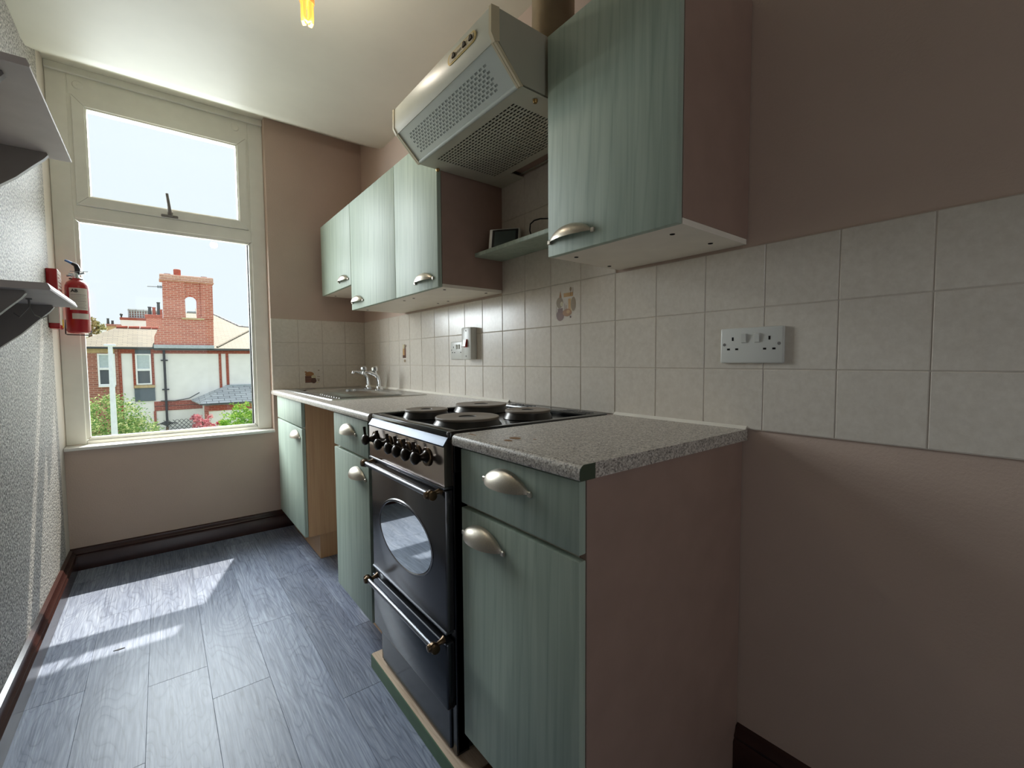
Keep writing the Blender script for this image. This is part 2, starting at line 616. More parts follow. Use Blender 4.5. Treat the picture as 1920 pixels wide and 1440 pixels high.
edges = [0, -.138, -.290, -.442, -.598]
tq = {}
for r in range(3):
    for i in range(4):
        w = edges[i] - edges[i + 1]
        c = ((edges[i] + edges[i + 1]) / 2, 0.0, TZ + (r + .5) * TP)
        rot = (random.uniform(-.004, .004), 0, random.uniform(-.004, .004))
        k = round(w, 3)
        if k not in tq:
            o = tq[k] = tile_proto(wb, w, TP, 'x', c)
            o.rotation_euler = rot
        else:
            o = inst(tq[k], 'tile', wb, c, rot)
        if (r, i) == (0, 2):
            deco.append((o, 'x'))
MB().box(-.602, -.596, -.003, .006, TZ, TZ + 3 * TP).build('tile_edge_strip', 'white_panel', wb)

# picture prints on three tiles (flat print)
for nm, rgb in (('p1', (160, 112, 62)), ('p2', (110, 70, 54)), ('p3', (192, 152, 98)), ('p4', (148, 130, 104)), ('p5', (84, 52, 36)), ('p6', (206, 196, 160))):
    M[nm] = plain('tile_print_' + nm, rgb, 0.3, 0, 0.5, 0.18)
def motif(kind):
    """list of (material, [(u, v) polygon]) within a -.05..0.05 square, u to the right, v up"""
    def ell(cx, cy, a, b, n=12):
        return [(cx + a * math.cos(2 * PI * i / n), cy + b * math.sin(2 * PI * i / n)) for i in range(n)]
    def rc(x0, x1, y0, y1):
        return [(x0, y0), (x1, y0), (x1, y1), (x0, y1)]
    if kind == 0:      # pale kitchen still life: shelf, jug, crock, loaf
        L = [('p3', rc(-.006, .030, .020, .031)), ('p6', rc(.012, .036, -.022, .014)), ('p3', rc(.012, .022, -.022, .014)), ('p4', ell(.032, -.002, .010, .020)),
             ('p4', ell(-.022, .006, .014, .016)), ('p6', ell(-.014, .002, .006, .007)), ('p2', ell(-.020, -.030, .016, .016)), ('p2', rc(-.030, -.010, -.032, -.010)),
             ('p1', ell(.008, -.024, .018, .011)), ('p3', ell(.012, -.022, .007, .005)), ('p1', [(-.024, .020), (-.014, .020), (-.019, .040)]),
             ('p2', rc(.021, .0225, .022, .036)), ('p4', ell(.0218, .040, .004, .006)), ('p2', rc(.030, .0312, .022, .044)), ('p5', ell(.021, -.037, .003, .003)),
             ('p4', rc(-.036, -.0345, -.030, -.004)), ('p4', rc(-.026, -.0245, -.014, .010)), ('p2', rc(-.002, -.0005, -.018, .002)), ('p2', rc(.004, .0055, -.018, -.002))]
    elif kind == 1:    # tall jug and basket
        L = [('p1', rc(-.018, .016, -.020, .016)), ('p2', rc(.000, .016, -.022, .022)), ('p5', rc(-.020, .016, -.024, -.012)), ('p3', rc(-.016, .000, -.010, .020)),
             ('p4', ell(.004, .030, .014, .010)), ('p5', [(.006, .016), (.022, .030), (.024, .040), (.010, .026)]), ('p4', ell(.004, -.038, .012, .007)), ('p6', ell(-.010, .030, .008, .010))]
    else:              # hamper, onions and dark pot
        L = [('p1', ell(-.010, .014, .022, .014)), ('p2', rc(-.032, .000, -.030, .006)), ('p5', rc(-.032, .000, -.030, -.026)), ('p5', rc(-.032, .000, -.018, -.014)),
             ('p5', rc(-.032, .000, -.006, -.002)), ('p6', ell(.010, .000, .012, .010)), ('p5', ell(.010, -.020, .014, .014)), ('p5', rc(.000, .020, -.014, -.006)),
             ('p4', rc(.024, .040, -.012, -.009)), ('p4', rc(.028, .042, .000, .003)), ('p4', ell(.034, -.018, .006, .004)), ('p4', rc(.026, .040, -.028, -.026)),
             ('p4', ell(.036, .034, .004, .003)), ('p1', ell(-.028, .026, .006, .004)), ('p6', ell(.026, -.030, .005, .004))]
    return L
for i, (o, ax) in enumerate(sorted(deco, key=lambda d: (d[1] == 'x', d[0].location[1]))):
    b = MB()
    mats = ['p1', 'p2', 'p3', 'p4', 'p5', 'p6']
    base = o.location + o.parent.location
    for n, (mt, pts) in enumerate(motif(i)):
        b.mi = mats.index(mt)
        d = .0003 + n * .00003
        if ax == 'y':
            b.poly([(base[0] - d, base[1] - u * 1.28, base[2] + v * 1.28) for u, v in pts])
        else:
            b.poly([(base[0] + u * 1.28, base[1] - d, base[2] + v * 1.28) for u, v in pts])
    b.build('picture_print', mats, o, flat=True)

# baseboards
prof = [(0, 0), (1, 0), (1, .072), (.78, .080), (.86, .088), (.60, .096), (.42, .110), (0, .115)]
structure(MB().prism([(.005 - t * .022, z) for t, z in prof], 'yz', XL, -.03).build('baseboard_back', 'skirting', at=(-.8, 0, 0)))
structure(MB().prism([(XL + t * .030, z) for t, z in prof], 'xz', YR, -.018).build('baseboard_left', 'skirting', at=(XL, -2, 0)))
structure(MB().prism([(.006 - t * .022, z) for t, z in prof], 'xz', YR, -2.672).build('baseboard_right', 'skirting', at=(0, -3.5, 0)))

# window
w = structure(MB().box(-1.49, -.68, .118, .122, .66, 1.85).build('window_1', 'glass', at=(-1.09, .12, .63)))
b = MB()
b.box(XL, -1.490, .078, .148, .645, 2.60, .003)
b.box(-.680, -.600, .078, .148, .645, 2.60, .003)
b.box(-1.491, -1.4755, .079, .148, 1.90, 2.47)
b.box(-.6925, -.679, .079, .148, 1.90, 2.47)
b.box(-1.490, -.680, .078, .148, 2.466, 2.60, .003)
b.box(-1.490, -.680, .078, .148, .628, .664, .003)
b.box(-1.490, -.680, .078, .148, 1.838, 1.907, .003)
b.build('window_frame', 'white_gloss', w)
def ring_frame(x0, x1, z0, z1, t, ya, yb, bev=.003):
    b = MB()
    for pts in ([(x0, z0), (x1, z0), (x1 - t, z0 + t), (x0 + t, z0 + t)], [(x1, z0), (x1, z1), (x1 - t, z1 - t), (x1 - t, z0 + t)],
                [(x1, z1), (x0, z1), (x0 + t, z1 - t), (x1 - t, z1 - t)], [(x0, z1), (x0, z0), (x0 + t, z0 + t), (x0 + t, z1 - t)]):
        # each mitred member with a slightly chamfered front
        cx = sum(p[0] for p in pts) / 4
        cz = sum(p[1] for p in pts) / 4
        q = [(p[0] + (cx - p[0]) * .004, p[1] + (cz - p[1]) * .004) for p in pts]
        b.prism(q, 'xz', ya, yb)
    return b
MB().box(-.702, -.681, .1225, .152, .664, 1.838).build('reveal_shade', 'black_satin', w)  # black strip paints the shade on the outer frame reveal
ring_frame(-1.490, -.680, .664, 1.838, .016, .088, .116).build('glazing_bead', 'white_gloss', w)
sash = ring_frame(-1.474, -.694, 1.909, 2.465, .046, .068, .135).build('top_sash', 'white_gloss', w)
ring_frame(-1.428, -.740, 1.955, 2.419, .008, .080, .128).build('sash_bead', 'white_gloss', sash)
MB().box(-1.430, -.738, .108, .112, 1.953, 2.421).build('sash_pane', 'glass', sash)
b = MB()
b.box(-1.128, -1.050, .056, .069, 1.909, 1.923, .003)
b.box(-1.098, -1.074, .046, .062, 1.914, 1.940, .004)
b.tube([(-1.087, .052, 1.930), (-1.090, .046, 1.965), (-1.098, .040, 2.036)], [.010, .0085, .0075], 10)
b.build('window_handle', 'grey_ink', w)
for x in (-1.448, -.747):
    b = MB()
    b.lathe([(0, .006), (.018, .005), (.022, .001), (.022, 0)], (x, .078, 2.522), (0, -1, 0), 18)
    b.lathe([(0, .009), (.004, .008), (.004, .005)], (x, .078, 2.522), (0, -1, 0), 10)
    b.build('vent_plug', 'white_gloss', w)
structure(MB().box(XL, -.600, -.020, .080, .628, .645, .004, 2).build('trim_1', 'white_sill', at=(-1.09, 0, .63)))
structure(MB().box(XL, -.600, .060, .078, 2.566, 2.605, .004).build('trim_2', 'white_gloss', at=(-1.09, .06, 2.58)))

# ------------------------------------------------------------------ kitchen handles
def cup_handle(parent, X, yc, zb, w=.150, h=.040, c=.030):
    """half-moon shell pull: closed above, open below, its rim against the front"""
    b = MB()
    nu, nv = 22, 7
    a = w / 2
    def shell(k):
        rows = []
        for j in range(nv + 1):
            ph = (PI / 2) * j / nv
            row = []
            for i in range(nu + 1):
                th = PI * i / nu
                sx = math.sin(th)
                env = sx ** 1.35
                row.append(b.b.verts.new((X - (.0016 + (c * env * math.sin(ph) + .002 * sx) * k), yc + a * math.cos(th) * (1 if k == 1 else .985), zb + .004 * (1 - sx) + h * env * math.cos(ph) * k)))
            rows.append(row)
        return rows
    o = shell(1.0)
    n = shell(.93)
    fs = []
    for R_ in (o, n):
        for j in range(nv):
            for i in range(nu):
                fs.append((R_[j][i], R_[j][i + 1], R_[j + 1][i + 1], R_[j + 1][i]))
    for i in range(nu):
        fs.append((o[nv][i], o[nv][i + 1], n[nv][i + 1], n[nv][i]))
        fs.append((o[0][i], o[0][i + 1], n[0][i + 1], n[0][i]))
    for f in fs:
        b.b.faces.new(f)
    for sgn in (-1, 1):
        b.box(X - .007, X, yc + sgn * (a + .003) - .006, yc + sgn * (a + .003) + .006, zb - .002, zb + .010, .002)
    return b.build('handle', 'nickel', parent)

# ------------------------------------------------------------------ base cabinets
XD, XF = -.598, -.580
def front(parent, name, y0, y1, z0, z1, xf=XF, xd=XD):
    return MB().box(xd, xf, y0 + .001, y1 - .001, z0, z1, .0025, 2).build(name, 'green', parent)

# right of the cooker
u = thing('base_cabinet', 'green woodgrain base cabinet with mauve end panel, right of the cooker', 'cabinet', (-.3, -2.47, 0), 'base cabinets')
MB().box(XF, -.02, -2.652, -2.277, .140, .870).build('carcass', 'white_panel', u)
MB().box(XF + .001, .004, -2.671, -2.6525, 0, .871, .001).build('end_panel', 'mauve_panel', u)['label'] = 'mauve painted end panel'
d = front(u, 'drawer', -2.671, -2.277, .733, .866)
cup_handle(d, XD, -2.462, .810)
d = front(u, 'door', -2.671, -2.277, .141, .722)
cup_handle(d, XD, -2.372, .660)
MB().box(-.425, -.405, -2.652, -2.277, 0, .140).build('plinth', 'black_satin', u)
# between cooker and gap
u = thing('base_cabinet', 'narrow green woodgrain base cabinet, left of the cooker', 'cabinet', (-.3, -1.46, 0), 'base cabinets')
MB().box(XF, -.02, -1.653, -1.262, .132, .870).build('carcass', 'white_panel', u)
d = front(u, 'drawer', -1.655, -1.260, .733, .866)
cup_handle(d, XD, -1.457, .800)
d = front(u, 'door', -1.655, -1.260, .132, .722)
cup_handle(d, XD, -1.552, .648)
MB().box(-.515, -.495, -1.653, -1.262, 0, .132).build('plinth', 'beige', u)
# under the sink
u = thing('sink_cabinet', 'pale green base cabinet under the sink, beige side beside the appliance gap', 'cabinet', (-.3, -.4, 0), 'base cabinets')
MB().box(XF, -.02, -.686, -.10, .148, .74).build('carcass', 'white_panel', u)
MB().box(XF + .001, -.02, -.703, -.686, .148, .870, .001).build('end_panel', 'beige', u)['label'] = 'beige wood end panel'
front(u, 'false_drawer_front', -.704, -.100, .735, .868)
d = front(u, 'door', -.704, -.100, .150, .727)
cup_handle(d, XD, -.590, .672)
b = MB()
b.box(-.512, -.496, -.660, -.060, 0, .147, .001)
b.box(-.4955, -.03, -.660, -.644, 0, .140, .001)
b.build('plinth', 'beige', u)

# ------------------------------------------------------------------ worktops
def nose(z0=.872, z1=.900, xf=-.613, xb=0.0, r=.013):
    p = [(xb, z0), (xf + .004, z0)]
    p += [(xf + .004 - .004 * math.sin(a), z0 + .004 - .004 * math.cos(a)) for a in (PI / 4, PI / 2)]
    p += [(x, z) for x, z in arc(xf + r, z1 - r, r, 180, 90, 6)]
    p += [(xb, z1)]
    return p
b = MB()
b.prism(nose(), 'xz', -1.700, -.655)
b.prism(nose(xb=-.505), 'xz', -.655, -.165)
b.box(-.135, 0, -.655, -.165, .872, .900)
b.prism(nose(), 'xz', -.165, 0)
wt = b.build('worktop', 'granite', at=(-.3, -.85, .872))
tag(wt, 'long granite-speckled worktop holding the sink, running to the window wall', 'worktop', 'worktops')
MB().prism([(-.0005, .9), (-.010, .9), (-.0005, .910)], 'xz', -1.700, -.002).build('sealant_bead', 'sealant', wt)
b = MB().prism(nose(), 'xz', -2.685, -2.2625)
wt2 = tag(b.build('worktop', 'granite', at=(-.3, -2.47, .872)), 'short granite-speckled worktop end piece, right of the cooker', 'worktop', 'worktops')
MB().prism([(-.0005, .9), (-.008, .9), (-.0005, .908)], 'xz', -2.683, -2.2625).build('sealant_bead', 'sealant', wt2)
pr = [(max(min(x, -.574), -.6125), z) for x, z in nose()]
pr = [(-.574, .8722)] + [q for q in nose() if q[0] < -.58] + [(-.574, .8998)]
MB().prism(pr, 'xz', -2.6862, -2.6851).build('edge_patch', 'green_edge', wt2)['label'] = 'bare dark green patch on the cut end'
for (x, y, rx, ry) in ((-.530, -2.405, .012, .016), (-.560, -2.418, .008, .013), (-.505, -2.445, .003, .006), (-.578, -2.30, .004, .018)):
    MB().poly([(x + rx * math.cos(2 * PI * i / 14) * (1 + .15 * math.sin(i * 3)), y + ry * math.sin(2 * PI * i / 14), .9003) for i in range(14)]).build('scorch_mark', 'scorch', wt2)['label'] = 'brown burn mark'

# ------------------------------------------------------------------ sink and taps
sk = thing('sink', 'inset stainless steel sink with ribbed drainer in the long worktop', 'sink', (-.31, -.6, .9))
def rrect(x0, x1, y0, y1, r, n=6):
    p = []
    for cx, cy, a in ((x1 - r, y1 - r, 0), (x0 + r, y1 - r, 90), (x0 + r, y0 + r, 180), (x1 - r, y0 + r, 270)):
        p += [(cx + r * math.cos(math.radians(a + 90 * i / n)), cy + r * math.sin(math.radians(a + 90 * i / n))) for i in range(n + 1)]
    return p
def loft(b, loops):
    rings = [[b.b.verts.new(p) for p in L] for L in loops]
    n = len(rings[0])
    for A, B in zip(rings, rings[1:]):
        for i in range(n):
            b.b.faces.new((A[i], A[(i + 1) % n], B[(i + 1) % n], B[i]))
    return rings
b = MB()
outer = rrect(-.556, -.058, -1.088, -.095, .025)
rim = rrect(-.552, -.062, -1.084, -.099, .022)
inn = rrect(-.495, -.150, -.640, -.190, .060)
loft(b, [[(x, y, .9002) for x, y in outer], [(x, y, .9045) for x, y in rim], [(x, y, .9045) for x, y in rrect(-.545, -.069, -1.077, -.106, .018)], [(x, y, .9025) for x, y in rrect(-.535, -.079, -1.067, -.116, .012)]])
# deck between rim and bowl (ring of strips)
dk = rrect(-.535, -.079, -1.067, -.116, .012)
loft(b, [[(x, y, .9025) for x, y in dk], [(x, y, .9022) for x, y in inn]])
b.build('drainer_deck', 'steel', sk)
b = MB()
R_ = loft(b, [[(x, y, .9022) for x, y in inn], [(x, y, .895) for x, y in rrect(-.489, -.156, -.634, -.196, .058)], [(x, y, .780) for x, y in rrect(-.478, -.166, -.622, -.208, .055)], [(x, y, .765) for x, y in rrect(-.455, -.19, -.60, -.232, .045)]])
b.b.faces.new(R_[-1])
b.build('bowl', 'steel', sk)
b = MB()
for i in range(9):
    y = -.70 - i * .040
    b.tube([(-.500, y, .9022), (-.488, y, .9048), (-.20, y, .9052), (-.18, y, .9022)], [.004, .007, .007, .004], 8)
b.build('drainer_rib', 'steel', sk)
MB().lathe([(0, .001), (.018, .002), (.030, .004), (.034, .001)], (-.32, -.42, .765), seg=20).build('waste', 'chrome', sk)

def make_tap(y, label):
    t = thing('tap', label, 'tap', (-.105, y, .9025), 'pillar taps at the sink')
    b = MB()
    b.lathe([(0, .0), (.026, 0), (.026, .005), (.017, .012), (.014, .020)], (-.105, y, .9025), seg=20)
    b.tube([(-.105, y, .915), (-.1065, y, .950), (-.112, y, .978), (-.126, y, .996), (-.147, y, 1.006), (-.168, y, 1.012), (-.190, y, 1.017), (-.198, y, 1.012), (-.200, y, 1.001)],
           [.012, .0115, .011, .0115, .012, .009, .008, .009, .009], 12)
    b.build('spout', 'chrome', t)
    b = MB()
    b.tube([(-.126, y, .998), (-.129, y, 1.020)], [.010, .009], 12)
    b.lathe([(0, .016), (.012, .017), (.018, .022), (.020, .030), (.018, .042), (.012, .047), (0, .048)], (-.127, y, 1.000), (-.10, 0, 1), 8)
    b.build('handwheel', 'chrome', t, angle=15)
    return t
make_tap(-.335, 'chrome pillar tap at the sink, nearer the window')
make_tap(-.520, 'chrome pillar tap at the sink, farther from the window')

# ------------------------------------------------------------------ cooker
ck = thing('cooker', 'black electric cooker with four solid hotplates and oval oven window', 'cooker', (-.31, -1.99, .052))
Y0, Y1 = -2.242, -1.742
b = MB()
b.box(-.596, -.030, Y0, Y1, .058, .886, .003)
b.box(-.598, -.56, Y0, Y0 + .022, .053, .80, .002)
b.box(-.598, -.56, Y1 - .022, Y1, .053, .80, .002)
b.build('body', 'black_enamel', ck)
b = MB()
b.box(-.613, -.024, Y0 - .012, Y0 + .012, .884, .904, .005, 2)
b.box(-.613, -.024, Y1 - .012, Y1 + .004, .884, .904, .005, 2)
b.box(-.613, -.578, Y0, Y1, .884, .904, .005, 2)
b.box(-.100, -.024, Y0, Y1, .884, .904, .005, 2)
b.box(-.600, -.05, Y0, Y1, .884, .891)
b.build('hob_top', 'black_enamel', ck)
for i in range(3):
    for yy in (-2.19, -2.12, -1.90, -1.83):
        MB().box(-.090 + i * .018, -.082 + i * .018, yy - .024, yy + .024, .9038, .9050, .001).build('vent_slot', 'hotplate_dark', ck)
def hotplate(x, y, r):
    b = MB()
    b.lathe([(0, .9155), (r * .26, .9155), (r * .275, .918), (r * .30, .9185), (r * .965, .9188), (r * .985, .9170), (r * .985, .9125), (r * .93, .9115)], (x, y, 0), seg=40)
    for f in b.b.faces:
        f.material_index = 0
    hp = b.build('hotplate', 'hotplate', ck)
    b = MB()
    b.lathe([(r * .84, .8905), (r * 1.07, .8925), (r * 1.045, .8975), (r * .965, .9085), (r * .955, .9120)], (x, y, 0), seg=40)
    b.build('trim_ring', 'ring', hp)
    MB().lathe([(0, .9160), (r * .25, .9160), (r * .27, .9178)], (x, y, 0), seg=30).build('centre_dimple', 'hotplate_dark', hp)
hotplate(-.468, -1.850, .072)
hotplate(-.470, -2.108, .094)
hotplate(-.228, -1.822, .096)
hotplate(-.228, -2.092, .075)
b = MB()
b.prism([(-.598, .884), (-.612, .886), (-.624, .868), (-.624, .766), (-.598, .766)], 'xz', Y0, Y1)
cp = b.build('control_panel', 'panel_black', ck)
MB().prism([(-.611, .8895), (-.6135, .8885), (-.6265, .8695), (-.6255, .8655), (-.612, .8865)], 'xz', Y0, Y1).build('panel_edge', 'panel_edge', cp)
for y in (-1.800, -1.905, -1.982, -2.038, -2.096, -2.154):
    b = MB()
    b.lathe([(.0165, .012), (.0165, .018), (.012, .022), (.008, .030), (.008, .036), (.014, .040), (.017, .046), (.0165, .052), (.011, .0565), (0, .058)], (-.612, y, .829), (-1, 0, 0), 20)
    kn = b.build('knob', 'bronze_dark', cp)
    MB().lathe([(.0, .0125), (.024, .0125), (.025, .0145), (.024, .017), (.0, .017)], (-.612, y, .829), (-1, 0, 0), 24).build('bezel', 'bronze', kn)
    MB().tube([(-.657, y + .002, .836), (-.657, y + .010, .852), (-.656, y + .016, .868)], [.0045, .0042, .0050], 8).build('lever', 'bronze_dark', kn)
MB().box(-.628, -.600, Y0, Y1, .758, .7655, .003, 2).build('panel_rail', 'rail', ck)
dr = MB().box(-.622, -.598, Y0 + .002, Y1 - .002, .390, .756, .005, 2).build('oven_door', 'oven_door', ck)
def ell_yz(cy, cz, a, c, n=48):
    return [(cy + a * math.cos(2 * PI * i / n), cz + c * math.sin(2 * PI * i / n)) for i in range(n)]
MB().prism(ell_yz(-1.993, .567, .172, .093), 'yz', -.6235, -.6215).build('oven_window', 'oven_glass', dr)
b = MB()
o_, i_ = ell_yz(-1.993, .567, .183, .103), ell_yz(-1.993, .567, .173, .094)
loft(b, [[(-.6218, y, z) for y, z in o_], [(-.6245, y, z) for y, z in ell_yz(-1.993, .567, .180, .100)], [(-.6245, y, z) for y, z in ell_yz(-1.993, .567, .176, .0965)], [(-.6225, y, z) for y, z in i_]])
b.build('window_trim', 'oven_door', dr)
MB().box(-.6245, -.600, Y0 + .002, Y1 - .002, .386, .394, .002).build('door_trim', 'rail', dr)
gd = MB().box(-.624, -.598, Y0 + .002, Y1 - .002, .186, .362, .006, 2).build('drawer_front', 'drawer_black', ck)
MB().box(-.6255, -.602, Y0 + .004, Y1 - .004, .3585, .3640, .0015).build('drawer_trim', 'rail', gd)
MB().box(-.604, -.590, Y0 + .024, Y1 - .024, .060, .184, .003).build('kick_panel', 'drawer_black', ck)
def rail(parent, z, ya, yb):
    b = MB()
    b.tube([(-.652, ya, z), (-.652, yb, z)], .0078, 14)
    r_ = b.build('handle', 'rail', parent)
    for y, sg in ((ya, -1), (yb, 1)):
        b = MB()
        b.lathe([(0, -.012), (.0085, -.012), (.0125, -.006), (.0125, .002), (.0100, .005), (.0125, .009), (.011, .014), (0, .016)], (-.652, y, z), (0, sg, 0), 16)
        yy = y - sg * .004
        b.tube([(-.621, yy, z + .004), (-.628, yy, z + .004), (-.640, yy, z + .001), (-.654, yy, z)], [.012, .0065, .0055, .007], 12)
        b.lathe([(.0, .0), (.0085, .0), (.0105, .004), (.0085, .010), (0, .012)], (-.656, yy, z), (-1, 0, 0), 12)
        b.build('handle_bracket', 'bronze', r_)
rail(dr, .748, -2.222, -1.770)
rail(gd, .360, -2.224, -1.772)

# boards under the cooker
b = MB()
b.box(-.6165, -.46, -2.300, -1.690, 0, .050, .003)
pl = b.build('timber_board', ['raw_wood'], at=(-.54, -2.0, 0))
tag(pl, 'long timber board under the cooker, green painted front and bare top', 'board')
MB().box(-.619, -.616, -2.300, -1.690, 0, .047, .001).build('painted_face', 'green_paint', pl)
tag(MB().box(-.60, -.44, -2.400, -2.305, 0, .052, .004).build('timber_offcut', 'brown_wood', at=(-.52, -2.35, 0)), 'brown timber offcut beside the green board, under the right cabinet', 'board')

# ------------------------------------------------------------------ wall cabinets
def wall_cabinet(label, y0, y1, z0, z1, doors, screws, y0_panel=True):
    u = thing('wall_cabinet', label, 'cabinet', (-.15, (y0 + y1) / 2, z0), 'wall cabinets')
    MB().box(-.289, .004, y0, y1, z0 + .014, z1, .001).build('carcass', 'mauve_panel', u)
    MB().box(-.289, -.001, y0 + .001, y1 - .001, z0 + .001, z0 + .0138).build('bottom_panel', 'white_panel', u)
    for x, y in screws:
        MB().lathe([(0, -.0012), (.0055, -.0012), (.0062, 0)], (x, y, z0 + .0010), seg=12).build('screw_hole', 'hole', u)
    for a, c, hy in doors:
        d = MB().box(-.308, -.290, a + .001, c - .001, z0, z1, .0025, 2).build('door', 'green', u)
        cup_handle(d, -.308, hy, z0 + .034, .150, .036, .028)
    return u
wall_cabinet('green wall cabinet with mauve side, right of the cooker hood', -2.674, -2.277, 1.362, 1.950, [(-2.674, -2.277, -2.365)],
             [(-.235, -2.615), (-.085, -2.625), (-.245, -2.325), (-.075, -2.300)])
wall_cabinet('double-door green wall cabinet, left of the cooker hood', -1.655, -.662, 1.364, 1.952, [(-1.655, -1.258, -1.540), (-1.257, -.662, -.765)],
             [(-.25, -1.60), (-.06, -1.62), (-.24, -1.30), (-.06, -1.30), (-.24, -1.20), (-.06, -1.20), (-.24, -.72)])
wall_cabinet('short green wall cabinet hung highest, next to the window wall', -.660, -.092, 1.507, 1.952, [(-.660, -.092, -.540)], [(-.24, -.15), (-.24, -.60)])

# shelf below the hood
sf = tag(MB().box(-.140, .0, -2.276, -1.656, 1.498, 1.514, .002).build('wall_shelf', 'green', at=(-.07, -1.96, 1.498)), 'green wooden shelf on the tiles below the cooker hood', 'shelf')
mo = thing('energy_monitor', 'small white display monitor leaning on the green shelf', 'monitor', (-.06, -1.77, 1.514))
rm = Matrix.Translation((-.070, -1.765, 1.515)) @ Matrix.Rotation(math.radians(38), 4, 'Z') @ Matrix.Rotation(math.radians(14), 4, 'Y')
def placed(b, m):
    bmesh.ops.transform(b.b, matrix=m, verts=b.b.verts[:])
    return b
placed(MB().box(-.012, .012, -.064, .064, 0, .090, .006, 3), rm).build('case', 'white_plastic', mo)
placed(MB().box(-.0135, -.0115, -.056, .050, .008, .083, .002), rm).build('bezel', 'black_plastic', mo)
placed(MB().box(-.0142, -.0132, -.046, .040, .014, .076), rm).build('screen', 'screen', mo)
tag(MB().tube([(-.03, -1.90, 1.516), (-.03, -1.888, 1.540), (-.03, -1.874, 1.575), (-.03, -1.878, 1.598), (-.03, -1.900, 1.606), (-.03, -1.935, 1.604), (-.03, -1.985, 1.592), (-.03, -2.06, 1.560), (-.03, -2.12, 1.5175)], .0026, 8).build('power_cable', 'cable', at=(-.03, -1.9, 1.514)), 'thin black cable looping up from the green shelf', 'cable')

# ------------------------------------------------------------------ cooker hood
hd = thing('cooker_hood', 'cream cooker hood with slotted filter between the wall cabinets', 'cooker hood', (-.2, -1.965, 1.802))
HA, HB = -2.262, -1.662
b = MB()
side = [(0.0, 1.806), (-.385, 1.806), (-.462, 1.886), (-.470, 1.965), (0.0, 1.965)]
b.prism(side, 'xz', HA, HA + .010)
b.prism(side, 'xz', HB - .010, HB)
b.box(-.468, .0, HA + .0105, HB - .0105, 1.957, 1.9648)
b.box(-.010, .0, HA + .0105, HB - .0105, 1.815, 1.956)
b.build('body', 'hood_side', hd)
MB().prism([(-.466, 1.9655), (-.480, 1.9635), (-.482, 1.898), (-.472, 1.8815), (-.462, 1.8845)], 'xz', HA + .010, HB - .010).build('front_panel', 'hood', hd)
for a, c in ((HA - .001, HA + .0098), (HB - .0098, HB + .001)):
    b = MB()
    b.prism([(-.458, 1.967), (-.483, 1.9645), (-.4845, 1.897), (-.473, 1.878), (-.458, 1.884)], 'xz', a, c)
    b.build('end_trim', 'cream_trim', hd)
# control plate (stadium)
def stadium(cy, cz, hl, r, n=8):
    return [(cy + hl + r * math.cos(math.radians(-90 + 180 * i / n)), cz + r * math.sin(math.radians(-90 + 180 * i / n))) for i in range(n + 1)] + \
           [(cy - hl + r * math.cos(math.radians(90 + 180 * i / n)), cz + r * math.sin(math.radians(90 + 180 * i / n))) for i in range(n + 1)]
pt = MB().prism(stadium(-2.121, 1.931, .058, .0145), 'yz', -.4838, -.4800).build('control_plate', 'gold', hd)
MB().prism(stadium(-2.121, 1.931, .054, .0110), 'yz', -.4846, -.4836).build('plate_inset', 'cream_trim', pt)
for y in (-2.172, -2.140, -2.085):
    MB().prism([(y - .008, 1.926), (y + .008, 1.926), (y + .004, 1.938), (y - .003, 1.938)], 'yz', -.4885, -.4840).build('slider_switch', 'bronze_dark', pt)
b = MB()
for i in range(5):
    b.box(-.4852, -.4844, -2.122 + i * .006, -2.1205 + i * .006, 1.927, 1.934)
b.build('scale_marks', 'ink', pt)
# slotted plates: holes cut through, wall depth, in a frame (o, e1, e2, n)
def slotted(o, e1, e2, n, L1, L2, m1, m2, n1, n2, s1, s2, depth, stagger=0.0):
    o, e1, e2, n = Vector(o), Vector(e1), Vector(e2), Vector(n)
    b = MB()
    def P(u, v, d=0):
        return o + e1 * u + e2 * v + n * d
    def q(u0, u1, v0, v1):
        if u1 - u0 > 1e-6 and v1 - v0 > 1e-6:
            b.poly([P(u0, v0), P(u1, v0), P(u1, v1), P(u0, v1)])
    q(0, L1, 0, m2)
    q(0, L1, L2 - m2, L2)
    c1, c2 = (L1 - 2 * m1) / n1, (L2 - 2 * m2) / n2
    for j in range(n2):
        v0 = m2 + j * c2
        a, c = v0 + (c2 - s2) / 2, v0 + (c2 + s2) / 2
        q(0, L1, v0, a)
        q(0, L1, c, v0 + c2)
        off = (j % 2) * stagger * c1
        prev = 0
        for i in range(n1):
            u0 = m1 + i * c1 + (c1 - s1) / 2 + off
            u1 = u0 + s1
            q(prev, u0, a, c)
            for p0, p1 in (((u0, a), (u1, a)), ((u1, a), (u1, c)), ((u1, c), (u0, c)), ((u0, c), (u0, a))):
                b.poly([P(*p0), P(*p1), P(p1[0], p1[1], depth), P(p0[0], p0[1], depth)])
            prev = u1
        q(prev, L1, a, c)
    bmesh.ops.remove_doubles(b.b, verts=b.b.verts[:], dist=1e-6)
    return b
vz = Vector((-.388 + .470, 0, 1.8035 - 1.8835))
vl = vz.length
ve = vz.normalized()
vn = Vector((ve[2], 0, -ve[0]))       # points outwards and down
if vn[0] > 0:
    vn = -vn
b = slotted((-.470, HA + .016, 1.8835), (0, 1, 0), ve, -vn, HB - HA - .032, vl, .050, .022, 23, 8, .0130, .0056, .0012, .5)
vis = b.build('visor', 'hood_panel', hd, flat=True)
vis['label'] = 'pale slotted sloping visor'
b = MB()
bo = Vector((-.470, HA + .016, 1.8835)) - vn * .0013
b.poly([tuple(bo), tuple(bo + Vector((0, HB - HA - .032, 0))), tuple(bo + Vector((0, HB - HA - .032, 0)) + ve * vl), tuple(bo + ve * vl)])
b.build('diffuser', 'hood_light', vis, flat=True)
